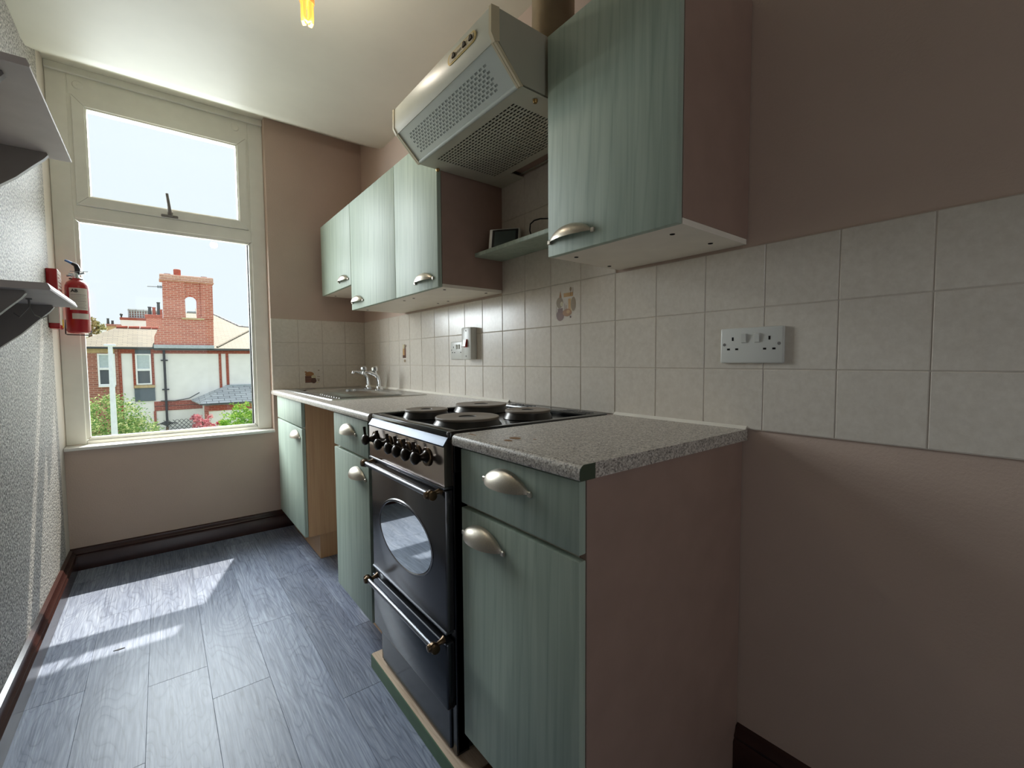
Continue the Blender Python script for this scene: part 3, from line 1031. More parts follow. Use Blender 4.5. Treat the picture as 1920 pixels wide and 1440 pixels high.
for a, c in ((HA, HA + .0155), (HB - .0155, HB)):
    b = MB()
    p0, p1 = Vector((-.472, a, 1.8845)), Vector((-.388, a, 1.8015))
    for k in range(2):
        ya, yb = (a, a + (c - a) * .45) if k == 0 else (a + (c - a) * .55, c)
        b.prism([(-.4745, 1.8815), (-.390, 1.7995), (-.380, 1.803), (-.466, 1.8865)], 'xz', ya, yb)
    b.build('visor_end_trim', 'cream_trim', vis)
MB().tube([(-.388, HA + .016, 1.8065), (-.388, HB - .016, 1.8065)], .0062, 12).build('visor_lip', 'hood_panel', vis)
b = slotted((-.384, HB - .002, 1.8022), (1, 0, 0), (0, -1, 0), (0, 0, 1), .318, HB - HA - .004, .030, .075, 22, 24, .0064, .0150, .0020)
fg = b.build('filter_grille', 'hood', hd, flat=True)
b = MB()
b.box(-.382, -.070, HA + .012, HB - .012, 1.8085, 1.8105)
b.build('filter_cavity', 'hood_dark', fg)
for a, c in ((HB - .140, HB - .002), (HA + .002, HA + .140)):
    MB().box(-.0665, 0, a, c, 1.8016, 1.8060).build('rear_tab', 'hood', hd)
MB().box(-.0665, -.002, HA + .1405, HB - .1405, 1.818, 1.822).build('rear_recess', 'mauve_panel', hd)
for x, y in ((-.312, -1.672), (-.316, -2.236), (-.312, -1.69)):
    if y == -1.69:
        continue
    MB().lathe([(0, -.010), (.005, -.010), (.007, -.006), (.007, -.001), (.004, 0)], (x, y, 1.8020), seg=12).build('fixing_knob', 'brass', hd)

# extractor duct
b = MB()
pf = []
zz = 1.9660
k = 0
while zz < 2.436:
    pf.append((.0610 if k % 2 else .0680, zz - 1.966))
    zz += .0045
    k += 1
rings = []
for r_, h in pf:
    bend = .018 * math.sin(h / .47 * PI)
    rings.append([(-.135 + r_ * math.cos(2 * PI * i / 32), -2.100 - bend + r_ * math.sin(2 * PI * i / 32), 1.966 + h) for i in range(32)])
loft(b, rings)
tag(b.build('extractor_duct', 'duct', at=(-.135, -2.1, 1.966), angle=60), 'ribbed metallic flexible duct rising from the cooker hood', 'duct')

# ------------------------------------------------------------------ sockets and switch
def outlet(parent, yc, zc, s, xf):
    """one three-pin outlet and its rocker; s = +1 puts the rocker towards +y"""
    b = MB()
    for dy, dz, a, c in ((0, .017, .0022, .0045), (-.0105, -.009, .0036, .0022), (.0105, -.009, .0036, .0022)):
        b.box(xf - .0004, xf + .001, yc + dy - a, yc + dy + a, zc + dz - c, zc + dz + c)
    b.build('pin_hole', 'hole', parent)
    b = MB()
    b.prism([(xf, zc + .006), (xf - .0025, zc + .008), (xf - .0050, zc + .028), (xf, zc + .030)], 'xz', yc + s * .028 - .0055, yc + s * .028 + .0055)
    b.build('rocker', 'white_plastic', parent)
def double_socket(label, yc, zc, hw, hh, th):
    t = thing('wall_socket', label, 'socket', (0, yc, zc), 'double wall sockets')
    b = MB().box(-th, 0, yc - hw, yc + hw, zc - hh, zc + hh, .004, 3)
    b.build('faceplate', 'white_plastic', t)
    k = hw / .076
    outlet(t, yc + .044 * k, zc, -1, -th)
    outlet(t, yc - .044 * k, zc, 1, -th)
    for sg in (-1, 1):
        b = MB()
        b.lathe([(0, .0006), (.0035, .0006), (.0040, 0)], (-th, yc + sg * .0655 * k, zc + .003), (-1, 0, 0), 10)
        b.build('screw', 'grey_ink', t)
    return t
double_socket('white double socket on the right-hand tiles, past the worktop end', -2.692, 1.1115, .076, .0445, .010)
double_socket('white double socket beside the red cooker switch', -1.296, 1.128, .068, .0440, .008)
t = thing('cooker_switch', 'tall white wall box with a red rocker switch', 'switch', (0, -1.415, 1.158))
MB().box(-.034, 0, -1.4555, -1.3745, 1.083, 1.233, .004, 2).build('box', 'white_plastic', t)
b = MB()
b.prism([(-.033, 1.140), (-.0335, 1.178), (-.040, 1.176), (-.046, 1.144)], 'xz', -1.426, -1.402)
b.build('rocker', 'red_rocker', t)
MB().prism([(-.0402, 1.1755), (-.0464, 1.1445), (-.0470, 1.1450), (-.0406, 1.1770)], 'xz', -1.4255, -1.4025).build('rocker_face', 'white_plastic', t)
for z in (1.099, 1.218):
    MB().lathe([(0, .0006), (.0035, .0006), (.004, 0)], (-.034, -1.414, z), (-1, 0, 0), 10).build('screw', 'grey_ink', t)

# ------------------------------------------------------------------ ceiling bulb
bx, by = -.733, -1.560
lb = thing('light_bulb', 'glowing yellow energy-saving bulb hanging from the ceiling', 'light bulb', (bx, by, 2.205))
b = MB()
b.lathe([(0, 2.435), (.042, 2.435), (.040, 2.422), (.014, 2.405), (.010, 2.40)], (bx, by, 0), seg=24)
b.tube([(bx, by, 2.41), (bx, by, 2.345)], .0035, 8)
b.lathe([(.006, 2.35), (.016, 2.345), (.021, 2.332), (.0215, 2.292), (.019, 2.288)], (bx, by, 0), seg=24)
b.build('lamp_holder', 'holder', lb)
MB().lathe([(.019, 2.292), (.0235, 2.288), (.0240, 2.276), (.022, 2.271), (0, 2.270)], (bx, by, 0), seg=24).build('bulb_base', 'glow_base', lb)
b = MB()
for a in (20, 140, 260):
    ca, sa = math.cos(math.radians(a)), math.sin(math.radians(a))
    tx, ty = -sa, ca
    pts = []
    for sg, z in ((-1, 2.272), (-1, 2.222), (-.75, 2.212), (0, 2.207), (.75, 2.212), (1, 2.222), (1, 2.272)):
        pts.append((bx + ca * .0125 + tx * .0085 * sg, by + sa * .0125 + ty * .0085 * sg, z))
    b.tube(pts, .0055, 10)
b.build('lit_tube', 'glow', lb)
pd = bpy.data.lights.new('bulb_light', 'POINT')
pd.energy = 3.2
pd.color = (1.0, 0.90, 0.76)
pd.shadow_soft_size = .03
po = bpy.data.objects.new('bulb_light', pd)
COL.objects.link(po)
po.parent = lb
po.location = (0, 0, -.045)

# ------------------------------------------------------------------ left wall: shelves, fire gear
def side_shelf(label, xe, ya, yb, z, brackets, tz=.016):
    t = thing('side_shelf', label, 'shelf', (XL + .1, (ya + yb) / 2, z), 'grey shelves on the left wall')
    b = MB()
    b.prism([(XL + .0005, z), (xe, z), (xe + .001, z + .004), (xe - .004, z + tz), (XL + .0005, z + tz)], 'xz', ya, yb)
    b.build('board', 'grey_shelf', t)
    for y in brackets:
        pts = [(XL + .0005, z - .0003), (XL + .165, z - .0003), (XL + .168, z - .006), (XL + .160, z - .018), (XL + .135, z - .045), (XL + .100, z - .085),
               (XL + .070, z - .112), (XL + .040, z - .140), (XL + .018, z - .165), (XL + .0005, z - .176)]
        MB().prism(pts, 'xz', y - .009, y + .009).build('bracket', 'grey_bracket', t)
    return t
side_shelf('upper grey wooden shelf on the textured wall, beside the ceiling', -1.357, -1.818, -1.245, 1.700, (-1.760, -1.285))
lo = side_shelf('lower grey wooden shelf on the textured wall, below the fire blanket top', -1.357, -1.735, -1.310, 1.2475, (-1.690, -1.345))
b = MB()
b.tube([(-1.425, -1.52, 1.2475), (-1.425, -1.52, 1.226)], .0022, 8)
b.lathe([(0, 0), (.006, 0), (.006, -.003), (.003, -.004)], (-1.425, -1.52, 1.2475), seg=10)
b.tube([(-1.47, -1.42, 1.216), (-1.455, -1.45, 1.204), (-1.44, -1.49, 1.212), (-1.425, -1.52, 1.226), (-1.42, -1.50, 1.207), (-1.41, -1.47, 1.201), (-1.405, -1.44, 1.209)], .0012, 6)
b.build('cup_hook', 'grey_ink', lo)

fb = thing('fire_blanket_box', 'slim red fire blanket box on the wall beside the window', 'fire blanket', (-1.55, -.15, 1.25))
MB().box(XL + .0005, -1.531, -.202, -.100, 1.249, 1.525, .003, 2).build('case', 'red', fb)
MB().box(-1.5312, -1.5300, -.198, -.104, 1.262, 1.520).build('front_print', 'paper', fb)
MB().box(-1.568, -1.532, -.2032, -.2018, 1.270, 1.345).build('side_print', 'paper', fb)
b = MB()
for i in range(9):
    z = 1.50 - i * .018
    b.box(-1.5299, -1.5296, -.190, -.112, z, z + (.006 if i % 3 == 1 else .003))
b.build('print_lines', 'red', fb)
MB().box(-1.5299, -1.5294, -.140, -.106, 1.252, 1.292).build('yellow_print', 'yellow', fb)
MB().box(-1.567, -1.533, -.200, -.104, 1.2440, 1.2495, .002).build('pull_tab', 'red', fb)

ex, ey, er = -1.482, -.052, .0455
fe = thing('fire_extinguisher', 'red fire extinguisher with paper label in front of the window frame', 'fire extinguisher', (ex, ey, 1.228))
MB().lathe([(0, 1.231), (.030, 1.230), (.040, 1.234), (er, 1.243), (er, 1.452), (er * .97, 1.468), (er * .82, 1.484), (.024, 1.495), (.018, 1.498), (.016, 1.505)], (ex, ey, 0), seg=36).build('cylinder', 'red', fe)
b = MB()
b.lathe([(.016, 1.503), (.019, 1.506), (.019, 1.512), (.012, 1.516), (.012, 1.534), (0, 1.536)], (ex, ey, 0), seg=20)
b.tube([(ex - .034, ey - .006, 1.516), (ex, ey, 1.524), (ex + .034, ey - .004, 1.536)], .0055, 8)
b.lathe([(0, 0), (.009, 0), (.009, .016), (0, .016)], (ex - .010, ey, 1.522), (-1, 0, 0), 12)
b.tube([(ex - .02, ey - .012, 1.538), (ex + .048, ey - .012, 1.542)], .0016, 6)
b.build('valve', 'chrome', fe)
b = MB()
b.tube([(ex + .006, ey, 1.530), (ex + .008, ey - .002, 1.552), (ex + .002, ey - .004, 1.572), (ex - .012, ey - .006, 1.580)], [.010, .012, .010, .007], 10)
b.build('grip', 'black_plastic', fe)
MB().tube([(ex - .010, ey - .006, 1.579), (ex - .036, ey - .010, 1.592)], [.0065, .005], 8).build('grip_tip', 'blue', fe)  # painted reflection on the end of the black grip
MB().tube([(ex - .026, ey, 1.503), (ex + .026, ey, 1.503)], .0035, 8).build('neck_clip', 'black_plastic', fe)
def wrap(b, a0, a1, z0, z1, d, n=10):
    for i in range(n):
        p, q_ = math.radians(a0 + (a1 - a0) * i / n), math.radians(a0 + (a1 - a0) * (i + 1) / n)
        r = er + d
        b.poly([(ex + r * math.sin(p), ey - r * math.cos(p), z0), (ex + r * math.sin(q_), ey - r * math.cos(q_), z0), (ex + r * math.sin(q_), ey - r * math.cos(q_), z1), (ex + r * math.sin(p), ey - r * math.cos(p), z1)])
    return b
lbp = wrap(MB(), -32, 62, 1.345, 1.454, .0004).build('label', 'paper', fe)
wrap(MB(), -22, 64, 1.300, 1.328, .0004).build('label', 'paper', fe)
b = MB()
for i in range(9):
    z = 1.420 - i * .0082
    wrap(b, -24, 52 - (i * 7) % 13, z, z + (.0012 if i % 4 else .0020), .0007, 6)
b.build('label_text_lines', 'grey_ink', lbp)
tx = bpy.data.curves.new('label_text', 'FONT')
tx.body = 'AB'
tx.size = .021
tx.extrude = .0004
tx.offset = .0006
tx.align_x = 'CENTER'
txo = bpy.data.objects.new('label_text', tx)
COL.objects.link(txo)
tx.materials.append(M['ink'])
txo.location = (er * math.sin(math.radians(-6)), -er * math.cos(math.radians(-6)) - .0018, 1.4325 - 1.228)
txo.rotation_euler = (math.radians(90), 0, math.radians(-6))
tme = bpy.data.meshes.new_from_object(txo.evaluated_get(bpy.context.evaluated_depsgraph_get()))
tmo = bpy.data.objects.new('label_text', tme)
COL.objects.link(tmo)
tmo.parent = lbp
tmo.location, tmo.rotation_euler = txo.location, txo.rotation_euler
bpy.data.objects.remove(txo)
b = MB()
b.tube([(ex - .052, ey + .048, 1.300), (ex - .050, ey + .010, 1.260), (ex - .048, ey - .010, 1.226), (ex - .040, ey - .030, 1.222), (ex + .038, ey - .030, 1.221), (ex + .045, ey - .020, 1.226), (ex + .047, ey + .000, 1.244)], .0026, 8)
b.build('wire_cradle', 'black_plastic', fe)

# splinter on the floor
tag(MB().prism([(-1.345, -1.000), (-1.330, -.9965), (-1.313, -.9985), (-1.311, -1.0015), (-1.330, -1.0045)], 'xy', .0002, .0022).build('splinter', 'ink', at=(-1.33, -1, 0)), 'tiny dark splinter lying on the grey floor', 'splinter')

# ------------------------------------------------------------------ outside
GZ = -3.6
def brick_mat(name, c1, c2, mortar, sx=1.0, w=.225, h=.075):
    t = NT(name)
    tc = t.n('ShaderNodeTexCoord')
    sep = t.n('ShaderNodeSeparateXYZ')
    t.l(tc.outputs['Object'], sep.inputs[0])
    add = t.n('ShaderNodeMath', operation='ADD')
    t.l(sep.outputs[0], add.inputs[0])
    t.l(sep.outputs[1], add.inputs[1])
    cb = t.n('ShaderNodeCombineXYZ')
    t.l(add.outputs[0], cb.inputs[0])
    t.l(sep.outputs[2], cb.inputs[1])
    br = t.n('ShaderNodeTexBrick')
    br.inputs['Scale'].default_value = 1.0
    br.inputs['Brick Width'].default_value = w
    br.inputs['Row Height'].default_value = h
    br.inputs['Mortar Size'].default_value = h * .13
    br.inputs['Color1'].default_value = lin(c1)
    br.inputs['Color2'].default_value = lin(c2)
    br.inputs['Mortar'].default_value = lin(mortar)
    t.l(cb.outputs[0], br.inputs['Vector'])
    return t.set(0.8, 0, 0.2, br.outputs[0])
M['brick'] = brick_mat('red_brick', (206, 124, 106), (186, 106, 92), (216, 180, 164))
M['brick_band'] = brick_mat('dark_red_brick_band', (164, 82, 68), (142, 70, 60), (176, 120, 104))
M['brown_brick'] = brick_mat('brown_brick', (170, 112, 98), (150, 98, 86), (186, 150, 136))
def slate_mat(name, c1, c2, dark, w, h):
    t = NT(name)
    tc = t.n('ShaderNodeTexCoord')
    br = t.n('ShaderNodeTexBrick')
    br.inputs['Scale'].default_value = 1.0
    br.inputs['Brick Width'].default_value = w
    br.inputs['Row Height'].default_value = h
    br.inputs['Mortar Size'].default_value = h * .07
    br.inputs['Color1'].default_value = lin(c1)
    br.inputs['Color2'].default_value = lin(c2)
    br.inputs['Mortar'].default_value = lin(dark)
    t.l(tc.outputs['Object'], br.inputs['Vector'])
    return t.set(0.6, 0, 0.35, br.outputs[0])
M['slate_pale'] = slate_mat('pale_stone_slates', (128, 122, 106), (108, 104, 92), (70, 66, 58), .30, .11)
M['slate_grey'] = slate_mat('grey_slates', (204, 210, 214), (176, 182, 188), (104, 110, 116), .42, .17)
M['render_white'] = painted_wall('white_render', (244, 243, 242), 20, .1)
M['stone'] = plain('sandstone', (196, 172, 132), 0.8, 0, 0.2, 0.12)
M['lead'] = plain('lead_flashing', (178, 188, 196), 0.5, 0, 0.4, 0.12)
M['gutter'] = plain('dark_gutter', (60, 66, 68), 0.5)
M['pipe'] = plain('black_downpipe', (26, 30, 40), 0.4)
M['upvc'] = plain('white_upvc', (244, 246, 248), 0.3)
M['pane_pale'] = plain('pale_window_pane', (186, 200, 204), 0.08, 0, 0.6)
M['pane_dark'] = plain('dark_window_pane', (72, 80, 86), 0.06, 0, 0.6)
M['slate_panel'] = plain('slate_blue_panel', (92, 104, 116), 0.6)
M['terracotta'] = plain('terracotta', (176, 100, 84), 0.8, 0, 0.2, .15)
M['cap_brick'] = brick_mat('pale_cap_brick', (214, 164, 146), (198, 146, 128), (222, 196, 180))
M['lamp_grey'] = plain('pale_grey_post', (226, 232, 238), 0.4)
M['ground'] = plain('paving_and_lawn', (150, 158, 128), 0.9, 0, 0.1, .2)
M['trellis'] = plain('dark_trellis', (58, 62, 66), 0.7)
def leaf_mat(name, a, b, c):
    m = bpy.data.materials.new(name)
    m.use_nodes = True
    nt = m.node_tree
    nt.nodes.clear()
    o = nt.nodes.new('ShaderNodeOutputMaterial')
    g = nt.nodes.new('ShaderNodeNewGeometry')
    r = nt.nodes.new('ShaderNodeValToRGB')
    r.color_ramp.elements[0].color = lin(a)
    r.color_ramp.elements[1].color = lin(c)
    e = r.color_ramp.elements.new(.5)
    e.color = lin(b)
    d = nt.nodes.new('ShaderNodeBsdfDiffuse')
    tl = nt.nodes.new('ShaderNodeBsdfTranslucent')
    mx = nt.nodes.new('ShaderNodeMixShader')
    mx.inputs[0].default_value = .5
    nt.links.new(g.outputs['Random Per Island'], r.inputs[0])
    for s_ in (d, tl):
        nt.links.new(r.outputs[0], s_.inputs[0])
    nt.links.new(d.outputs[0], mx.inputs[1])
    nt.links.new(tl.outputs[0], mx.inputs[2])
    nt.links.new(mx.outputs[0], o.inputs[0])
    M[name] = m
leaf_mat('leaf_green', (84, 128, 76), (146, 180, 110), (226, 226, 176))
leaf_mat('leaf_lime', (96, 150, 66), (150, 196, 90), (206, 226, 120))
leaf_mat('leaf_pink', (170, 84, 100), (220, 138, 150), (236, 186, 188))
leaf_mat('leaf_olive', (110, 116, 80), (164, 160, 112), (206, 196, 150))
M['bark'] = plain('bark', (92, 76, 60), 0.9, 0, 0.1, .2)

structure(MB().box(-40, 40, .6, 70, GZ - .2, GZ).build('ground', 'ground', at=(0, 20, GZ)))

# the house opposite
hs = thing('brick_house', 'house opposite with white rendered panels, red brick bands and slate roof', 'house', (-.5, 20, GZ))
MB().box(-1.40, 4.5, 20.02, 25.5, GZ, 1.62).build('render_wall', 'render_white', hs)
MB().box(-4.8, -1.40, 20.02, 25.5, GZ, 1.62).build('side_wall', 'render_white', hs)
def strip(x0, x1, z0, z1, mat='brick_band', y=19.98, name='brick_band'):
    return MB().box(x0, x1, y, 20.03, z0, z1, .006).build(name, mat, hs)
strip(-4.8, -2.44, GZ, 1.62, 'brown_brick', 19.99, 'brick_wall')
strip(-4.8, -2.54, 1.46, 1.64, 'stone', 19.97, 'stone_lintel')
strip(-2.54, -2.44, GZ, 1.62, 'brown_brick', 19.96, 'brick_pier')
strip(-2.44, -2.355, GZ, 1.62)
strip(-2.355, 3.6, 1.45, 1.62)
strip(-2.02, -1.935, .06, 1.45)
strip(-1.445, -1.358, .06, 1.45)
strip(-1.93, -1.45, 1.45, 1.61, 'slate_panel', 19.96, 'lintel_panel')
strip(-2.005, -1.356, .075, .185, 'stone', 19.90, 'window_sill')
strip(-2.005, -1.366, -.46, .075, 'slate_panel', 19.96, 'slate_panel')
strip(-1.415, .25, -.88, -.50)
strip(-1.415, .25, -.70, -.685, 'gutter', 19.965, 'string_course')
strip(-1.44, -1.36, GZ, -.88)
strip(.845, .935, -.2, 1.45)
strip(1.105, 1.205, -.2, 1.45)
def sash_window(x0, x1, z0, z1, split):
    f = MB()
    t_ = .055
    f.box(x0, x0 + t_, 19.93, 20.02, z0, z1, .006)
    f.box(x1 - t_, x1, 19.93, 20.02, z0, z1, .006)
    f.box(x0 + t_, x1 - t_, 19.93, 20.02, z0, z0 + t_, .006)
    f.box(x0 + t_, x1 - t_, 19.93, 20.02, z1 - t_, z1, .006)
    f.box(x0 + t_, x1 - t_, 19.93, 20.02, split - .045, split + .045, .006)
    fo = f.build('window', 'upvc', hs)
    MB().box(x0 + t_, x1 - t_, 19.985, 20.01, split + .045, z1 - t_).build('pane', 'pane_pale', fo)
    MB().box(x0 + t_, x1 - t_, 19.985, 20.01, z0 + t_, split - .045).build('pane', 'pane_dark', fo)
sash_window(-1.935, -1.447, .205, 1.435, .80)
sash_window(-3.04, -2.53, .22, 1.440, .86)
MB().box(-3.04, -2.55, 19.88, 20.0, .16, .22, .006).build('window_sill', 'upvc', hs)
MB().box(-5.0, -1.335, 19.70, 19.80, 1.625, 1.70, .01).build('gutter', 'gutter', hs)
MB().box(-1.335, 3.6, 19.72, 19.80, 1.575, 1.655, .01).build('gutter', 'gutter', hs)
def roof_slab(name, pts, mat, parent, th=.06):
    """sloping slab: courses follow the slope, so the mesh is laid out flat in its own frame and tilted"""
    p = [Vector(q) for q in pts]
    o = p[0]
    n = (p[1] - p[0]).cross(p[-1] - p[0]).normalized()
    if n.z < 0:
        n = -n
    ex_ = Vector((1, 0, 0)) - n * n.x
    ex_.normalize()
    ey_ = n.cross(ex_)
    b = MB()
    loc = [((q - o).dot(ex_), (q - o).dot(ey_)) for q in p]
    b.prism(loc, 'xy', -th, 0)
    bmesh.ops.recalc_face_normals(b.b, faces=b.b.faces[:])
    me = bpy.data.meshes.new(name)
    b.b.to_mesh(me)
    b.b.free()
    me.materials.append(M[mat])
    ob = bpy.data.objects.new(name, me)
    COL.objects.link(ob)
    off = Vector((0, 0, 0))
    q = parent
    while q is not None:
        off += q.location
        q = q.parent
    ob.parent = parent
    ob.matrix_local = Matrix.Translation(o - off) @ Matrix(((ex_.x, ey_.x, n.x), (ex_.y, ey_.y, n.y), (ex_.z, ey_.z, n.z))).to_4x4()
    return ob
k_ = .5
def rp(x, y):
    return (x, y, 1.67 + k_ * (y - 19.75))
roof = roof_slab('roof', [rp(-3.95, 19.75), rp(-.6, 19.75), rp(-.6, 21.5), rp(-2.52, 21.5)], 'slate_pale', hs)
roof_slab('roof', [rp(.3, 19.75), rp(3.8, 19.75), rp(3.8, 21.97), rp(2.2, 21.97), rp(1.91, 22.02), rp(.95, 23.34), rp(.3, 23.9)], 'slate_pale', hs)
for i in range(5):
    x = -2.52 + i * .38
    MB().tube([(x, 21.49, 2.55), (x + .35, 21.49, 2.56)], .06, 8).build('ridge_tile', 'terracotta', hs)
MB().tube([rp(.80, 19.85), rp(2.3, 21.6)], .05, 8).build('hip_tile', 'slate_pale', hs)
MB().tube([rp(.95, 23.34), rp(1.91, 22.02), rp(2.2, 21.97), rp(3.8, 21.97)], .05, 8).build('hip_tile', 'slate_grey', hs)

# chimney wall with its arched opening
ch = MB()
ya, yb = 19.72, 20.25
ch.prism([(-1.318, 1.79), (.670, 1.79), (.690, 2.90), (-.990, 2.90), (-1.306, 2.13)], 'xz', ya, yb)
ch.prism([(-.990, 2.90), (-.255, 2.90), (-.265, 4.39), (-.976, 4.39)], 'xz', ya - .05, yb)
ch.prism([(.140, 2.90), (.690, 2.90), (.703, 4.39), (.285, 4.39), (.285, 3.0), (.140, 3.0)], 'xz', ya - .05, yb)
acx, acr = -.055, .205
head = [(-.262, 4.39), (-.262, 3.62)] + [(acx - acr * math.cos(PI * i / 10), 3.64 + acr * math.sin(PI * i / 10)) for i in range(11)] + [(.142, 3.0), (.284, 3.0), (.284, 4.39)]
ch.prism(head, 'xz', ya + .02, yb - .02)
chim = ch.build('chimney', 'brick', hs, angle=30)
b = MB()
b.box(-1.055, .735, ya - .10, yb + .05, 4.43, 4.62, .02)
b.box(-1.075, .752, ya - .12, yb + .07, 4.37, 4.43, .02)
b.build('chimney_cap', 'cap_brick', chim)
MB().box(-.40, .365, ya - .09, ya + .10, 2.845, 2.915, .01).build('stone_sill', 'stone', chim)
MB().lathe([(.120, 4.60), (.125, 4.88), (.105, 4.90), (.09, 4.9)], (-.470, 20.0, 0), seg=18).build('chimney_pot', 'terracotta', chim)
for x in (-.80, .44):
    MB().lathe([(.07, 4.60), (.075, 4.66), (.11, 4.67), (.11, 4.70), (0, 4.72)], (x, 20.0, 0), seg=18).build('chimney_pot', 'slate_grey', chim)
MB().box(-1.335, .672, ya - .10, 20.1, 1.655, 1.792, .01).build('flashing', 'lead', chim)
b = MB()
b.tube([(-.98, 19.66, 4.10), (-1.45, 19.66, 4.08)], .012, 6)
for i in range(4):
    b.tube([(-1.00 - i * .04, 19.66, 4.04), (-1.00 - i * .04, 19.66, 4.15)], .010, 6)
b.build('aerial', 'gutter', chim)
b = MB()
b.tube([(-1.026, 19.93, 1.62), (-1.026, 19.93, GZ)], .042, 10)
for z in (1.17, -.02):
    b.box(-1.14, -.91, 19.91, 19.99, z - .025, z + .025, .005)
b.build('downpipe', 'pipe', hs)

# low lean-to in front
lt = MB()
lt.box(.19, 4.0, 19.0, 20.0, GZ, -.62)
lt = lt.build('lean_to_wall', 'render_white', hs)
MB().box(.19, .335, 18.94, 19.01, GZ, -.70, .005).build('brick_post', 'brick_band', lt)
MB().box(.335, 4.0, 18.95, 19.01, -.93, -.70, .005).build('brick_band', 'brick_band', lt)
roof_slab('lean_to_roof', [(.06, 18.78, -.605), (4.2, 18.78, -.605), (4.2, 19.97, .05), (1.10, 19.97, .05), (1.05, 20.0, .06)], 'slate_grey', hs)
roof_slab('lean_to_roof', [(.06, 18.80, -.60), (1.05, 19.97, .04), (1.06, 20.3, .30), (.84, 20.3, .30), (-.20, 20.0, -.50)], 'slate_grey', hs)
MB().box(1.10, 3.9, 19.90, 20.02, .02, .085, .01).build('flashing', 'lead', hs)
MB().tube([(-1.2, 19.95, -.48), (-.75, 19.95, -.50), (-.25, 19.95, -.42), (.1, 19.9, -.2)], .018, 6).build('overhead_cable', 'gutter', hs)
MB().box(.03, 4.2, 18.74, 18.80, -.66, -.60, .01).build('gutter', 'gutter', lt)

# trellis on the low wall
tr = thing('trellis', 'dark diagonal trellis panel against the white wall opposite', 'trellis', (-.55, 19.6, -2.0))
for i in range(6):
    x = -.93 + i * .150
    for sg in (1, -1):
        z0, z1 = -1.72, -1.24
        dx = (z1 - z0) * sg * .9
        xa = x - dx / 2
        MB().tube([(xa, 19.60 + .015 * sg, z0), (xa + dx, 19.60 + .015 * sg, z1)], .012, 4).build('slat', 'trellis', tr)
MB().box(-1.15, -.12, 19.58, 19.62, GZ, -1.72, .005).build('base_board', 'trellis', tr)

def leaves(b, n, c, r, size, seed, flat=0.0):
    rnd = random.Random(seed)
    def inside():
        while True:
            p = Vector((rnd.uniform(-1, 1), rnd.uniform(-1, 1), rnd.uniform(-1, 1)))
            if .3 < p.length < 1:
                return p
    clumps = [inside() for _ in range(max(8, n // 45))]
    for i in range(n):
        p = clumps[i % len(clumps)] + Vector((rnd.gauss(0, .12), rnd.gauss(0, .12), rnd.gauss(0, .10)))
        q = Vector((c[0] + p.x * r[0], c[1] + p.y * r[1], c[2] + p.z * r[2]))
        a = Vector((rnd.gauss(0, 1), rnd.gauss(0, 1), rnd.gauss(0, .6))).normalized()
        d = a.orthogonal().normalized()
        s = size * rnd.uniform(.6, 1.3)
        b.poly([tuple(q - a * s), tuple(q + d * s * .45), tuple(q + a * s), tuple(q - d * s * .45)])
    return b
def shrub(name, label, mat, blobs, size, stem, seed):
    t = thing(name, label, 'shrub', (stem[0], stem[1], GZ))
    b = MB()
    for i, (n, c, r) in enumerate(blobs):
        leaves(b, n, c, r, size, seed + i)
    f = b.build('foliage', mat, t, flat=True)
    f['kind'] = 'stuff'
    b = MB()
    for k in range(4):
        a = k * 1.57
        c = blobs[k % len(blobs)][1]
        b.tube([(stem[0] + .05 * math.cos(a), stem[1] + .05 * math.sin(a), GZ), ((stem[0] + c[0]) / 2, (stem[1] + c[1]) / 2, (GZ + c[2]) / 2), (c[0], c[1], c[2])], [.04, .03, .015], 6)
    b.build('stem', 'bark', t)
    return t
shrub('garden_shrub', 'big pale green shrub behind the street lamp post', 'leaf_green',
      [(4200, (-2.35, 15.2, -1.00), (.85, .7, 1.15)), (2200, (-2.75, 15.0, -1.2), (.5, .6, 1.2)), (2600, (-1.75, 15.1, -1.45), (.60, .6, .95)), (900, (-1.5, 15.0, -1.9), (.5, .5, .9)), (1500, (-2.3, 15.0, -2.4), (1.0, .7, 1.0))], .045, (-2.3, 15.2), 11)
shrub('garden_shrub', 'small pink-flowered shrub beside the trellis', 'leaf_pink', [(900, (.0, 17.0, -1.13), (.40, .35, .36)), (320, (.34, 17.0, -1.27), (.28, .3, .22)), (300, (.0, 17.0, -1.8), (.45, .35, .5))], .05, (.0, 17.0), 31)
shrub('garden_shrub', 'bright lime green shrub, rightmost below the lean-to roof', 'leaf_lime',
      [(2600, (.95, 15.0, -1.02), (.62, .5, .58)), (1600, (1.38, 15.0, -.80), (.36, .4, .50)), (1300, (.52, 15.1, -1.28), (.42, .4, .42)), (1200, (1.0, 15.0, -2.0), (.9, .5, .9))], .045, (1.0, 15.0), 41)
shrub('garden_shrub', 'low lime green shrub in front of the trellis base', 'leaf_lime', [(1200, (-.25, 16.0, -1.66), (.8, .4, .26)), (700, (-.3, 16.0, -2.3), (.8, .4, .6))], .04, (-.3, 16.0), 51)
pm = thing('cordyline', 'dark arching garden plant in front of the black downpipe', 'plant', (-1.05, 19.0, GZ))
MB().tube([(-1.05, 19.0, GZ), (-1.04, 19.0, -1.45)], [.05, .04], 8).build('stem', 'bark', pm)
for i in range(9):
    a = -1 + i * .25
    L = .38
    b = MB()
    pts = [(-1.04 + a * L * t_, 18.98 - .15 * math.cos(i) * t_, -1.42 + .22 * math.sin(t_ * 2.6) * (1.1 - .4 * abs(a)) - .05 * t_) for t_ in (0, .25, .5, .75, 1)]
    b.tube(pts, [.012, .024, .024, .018, .004], 5)
    b.build('leaf', 'trellis', pm)

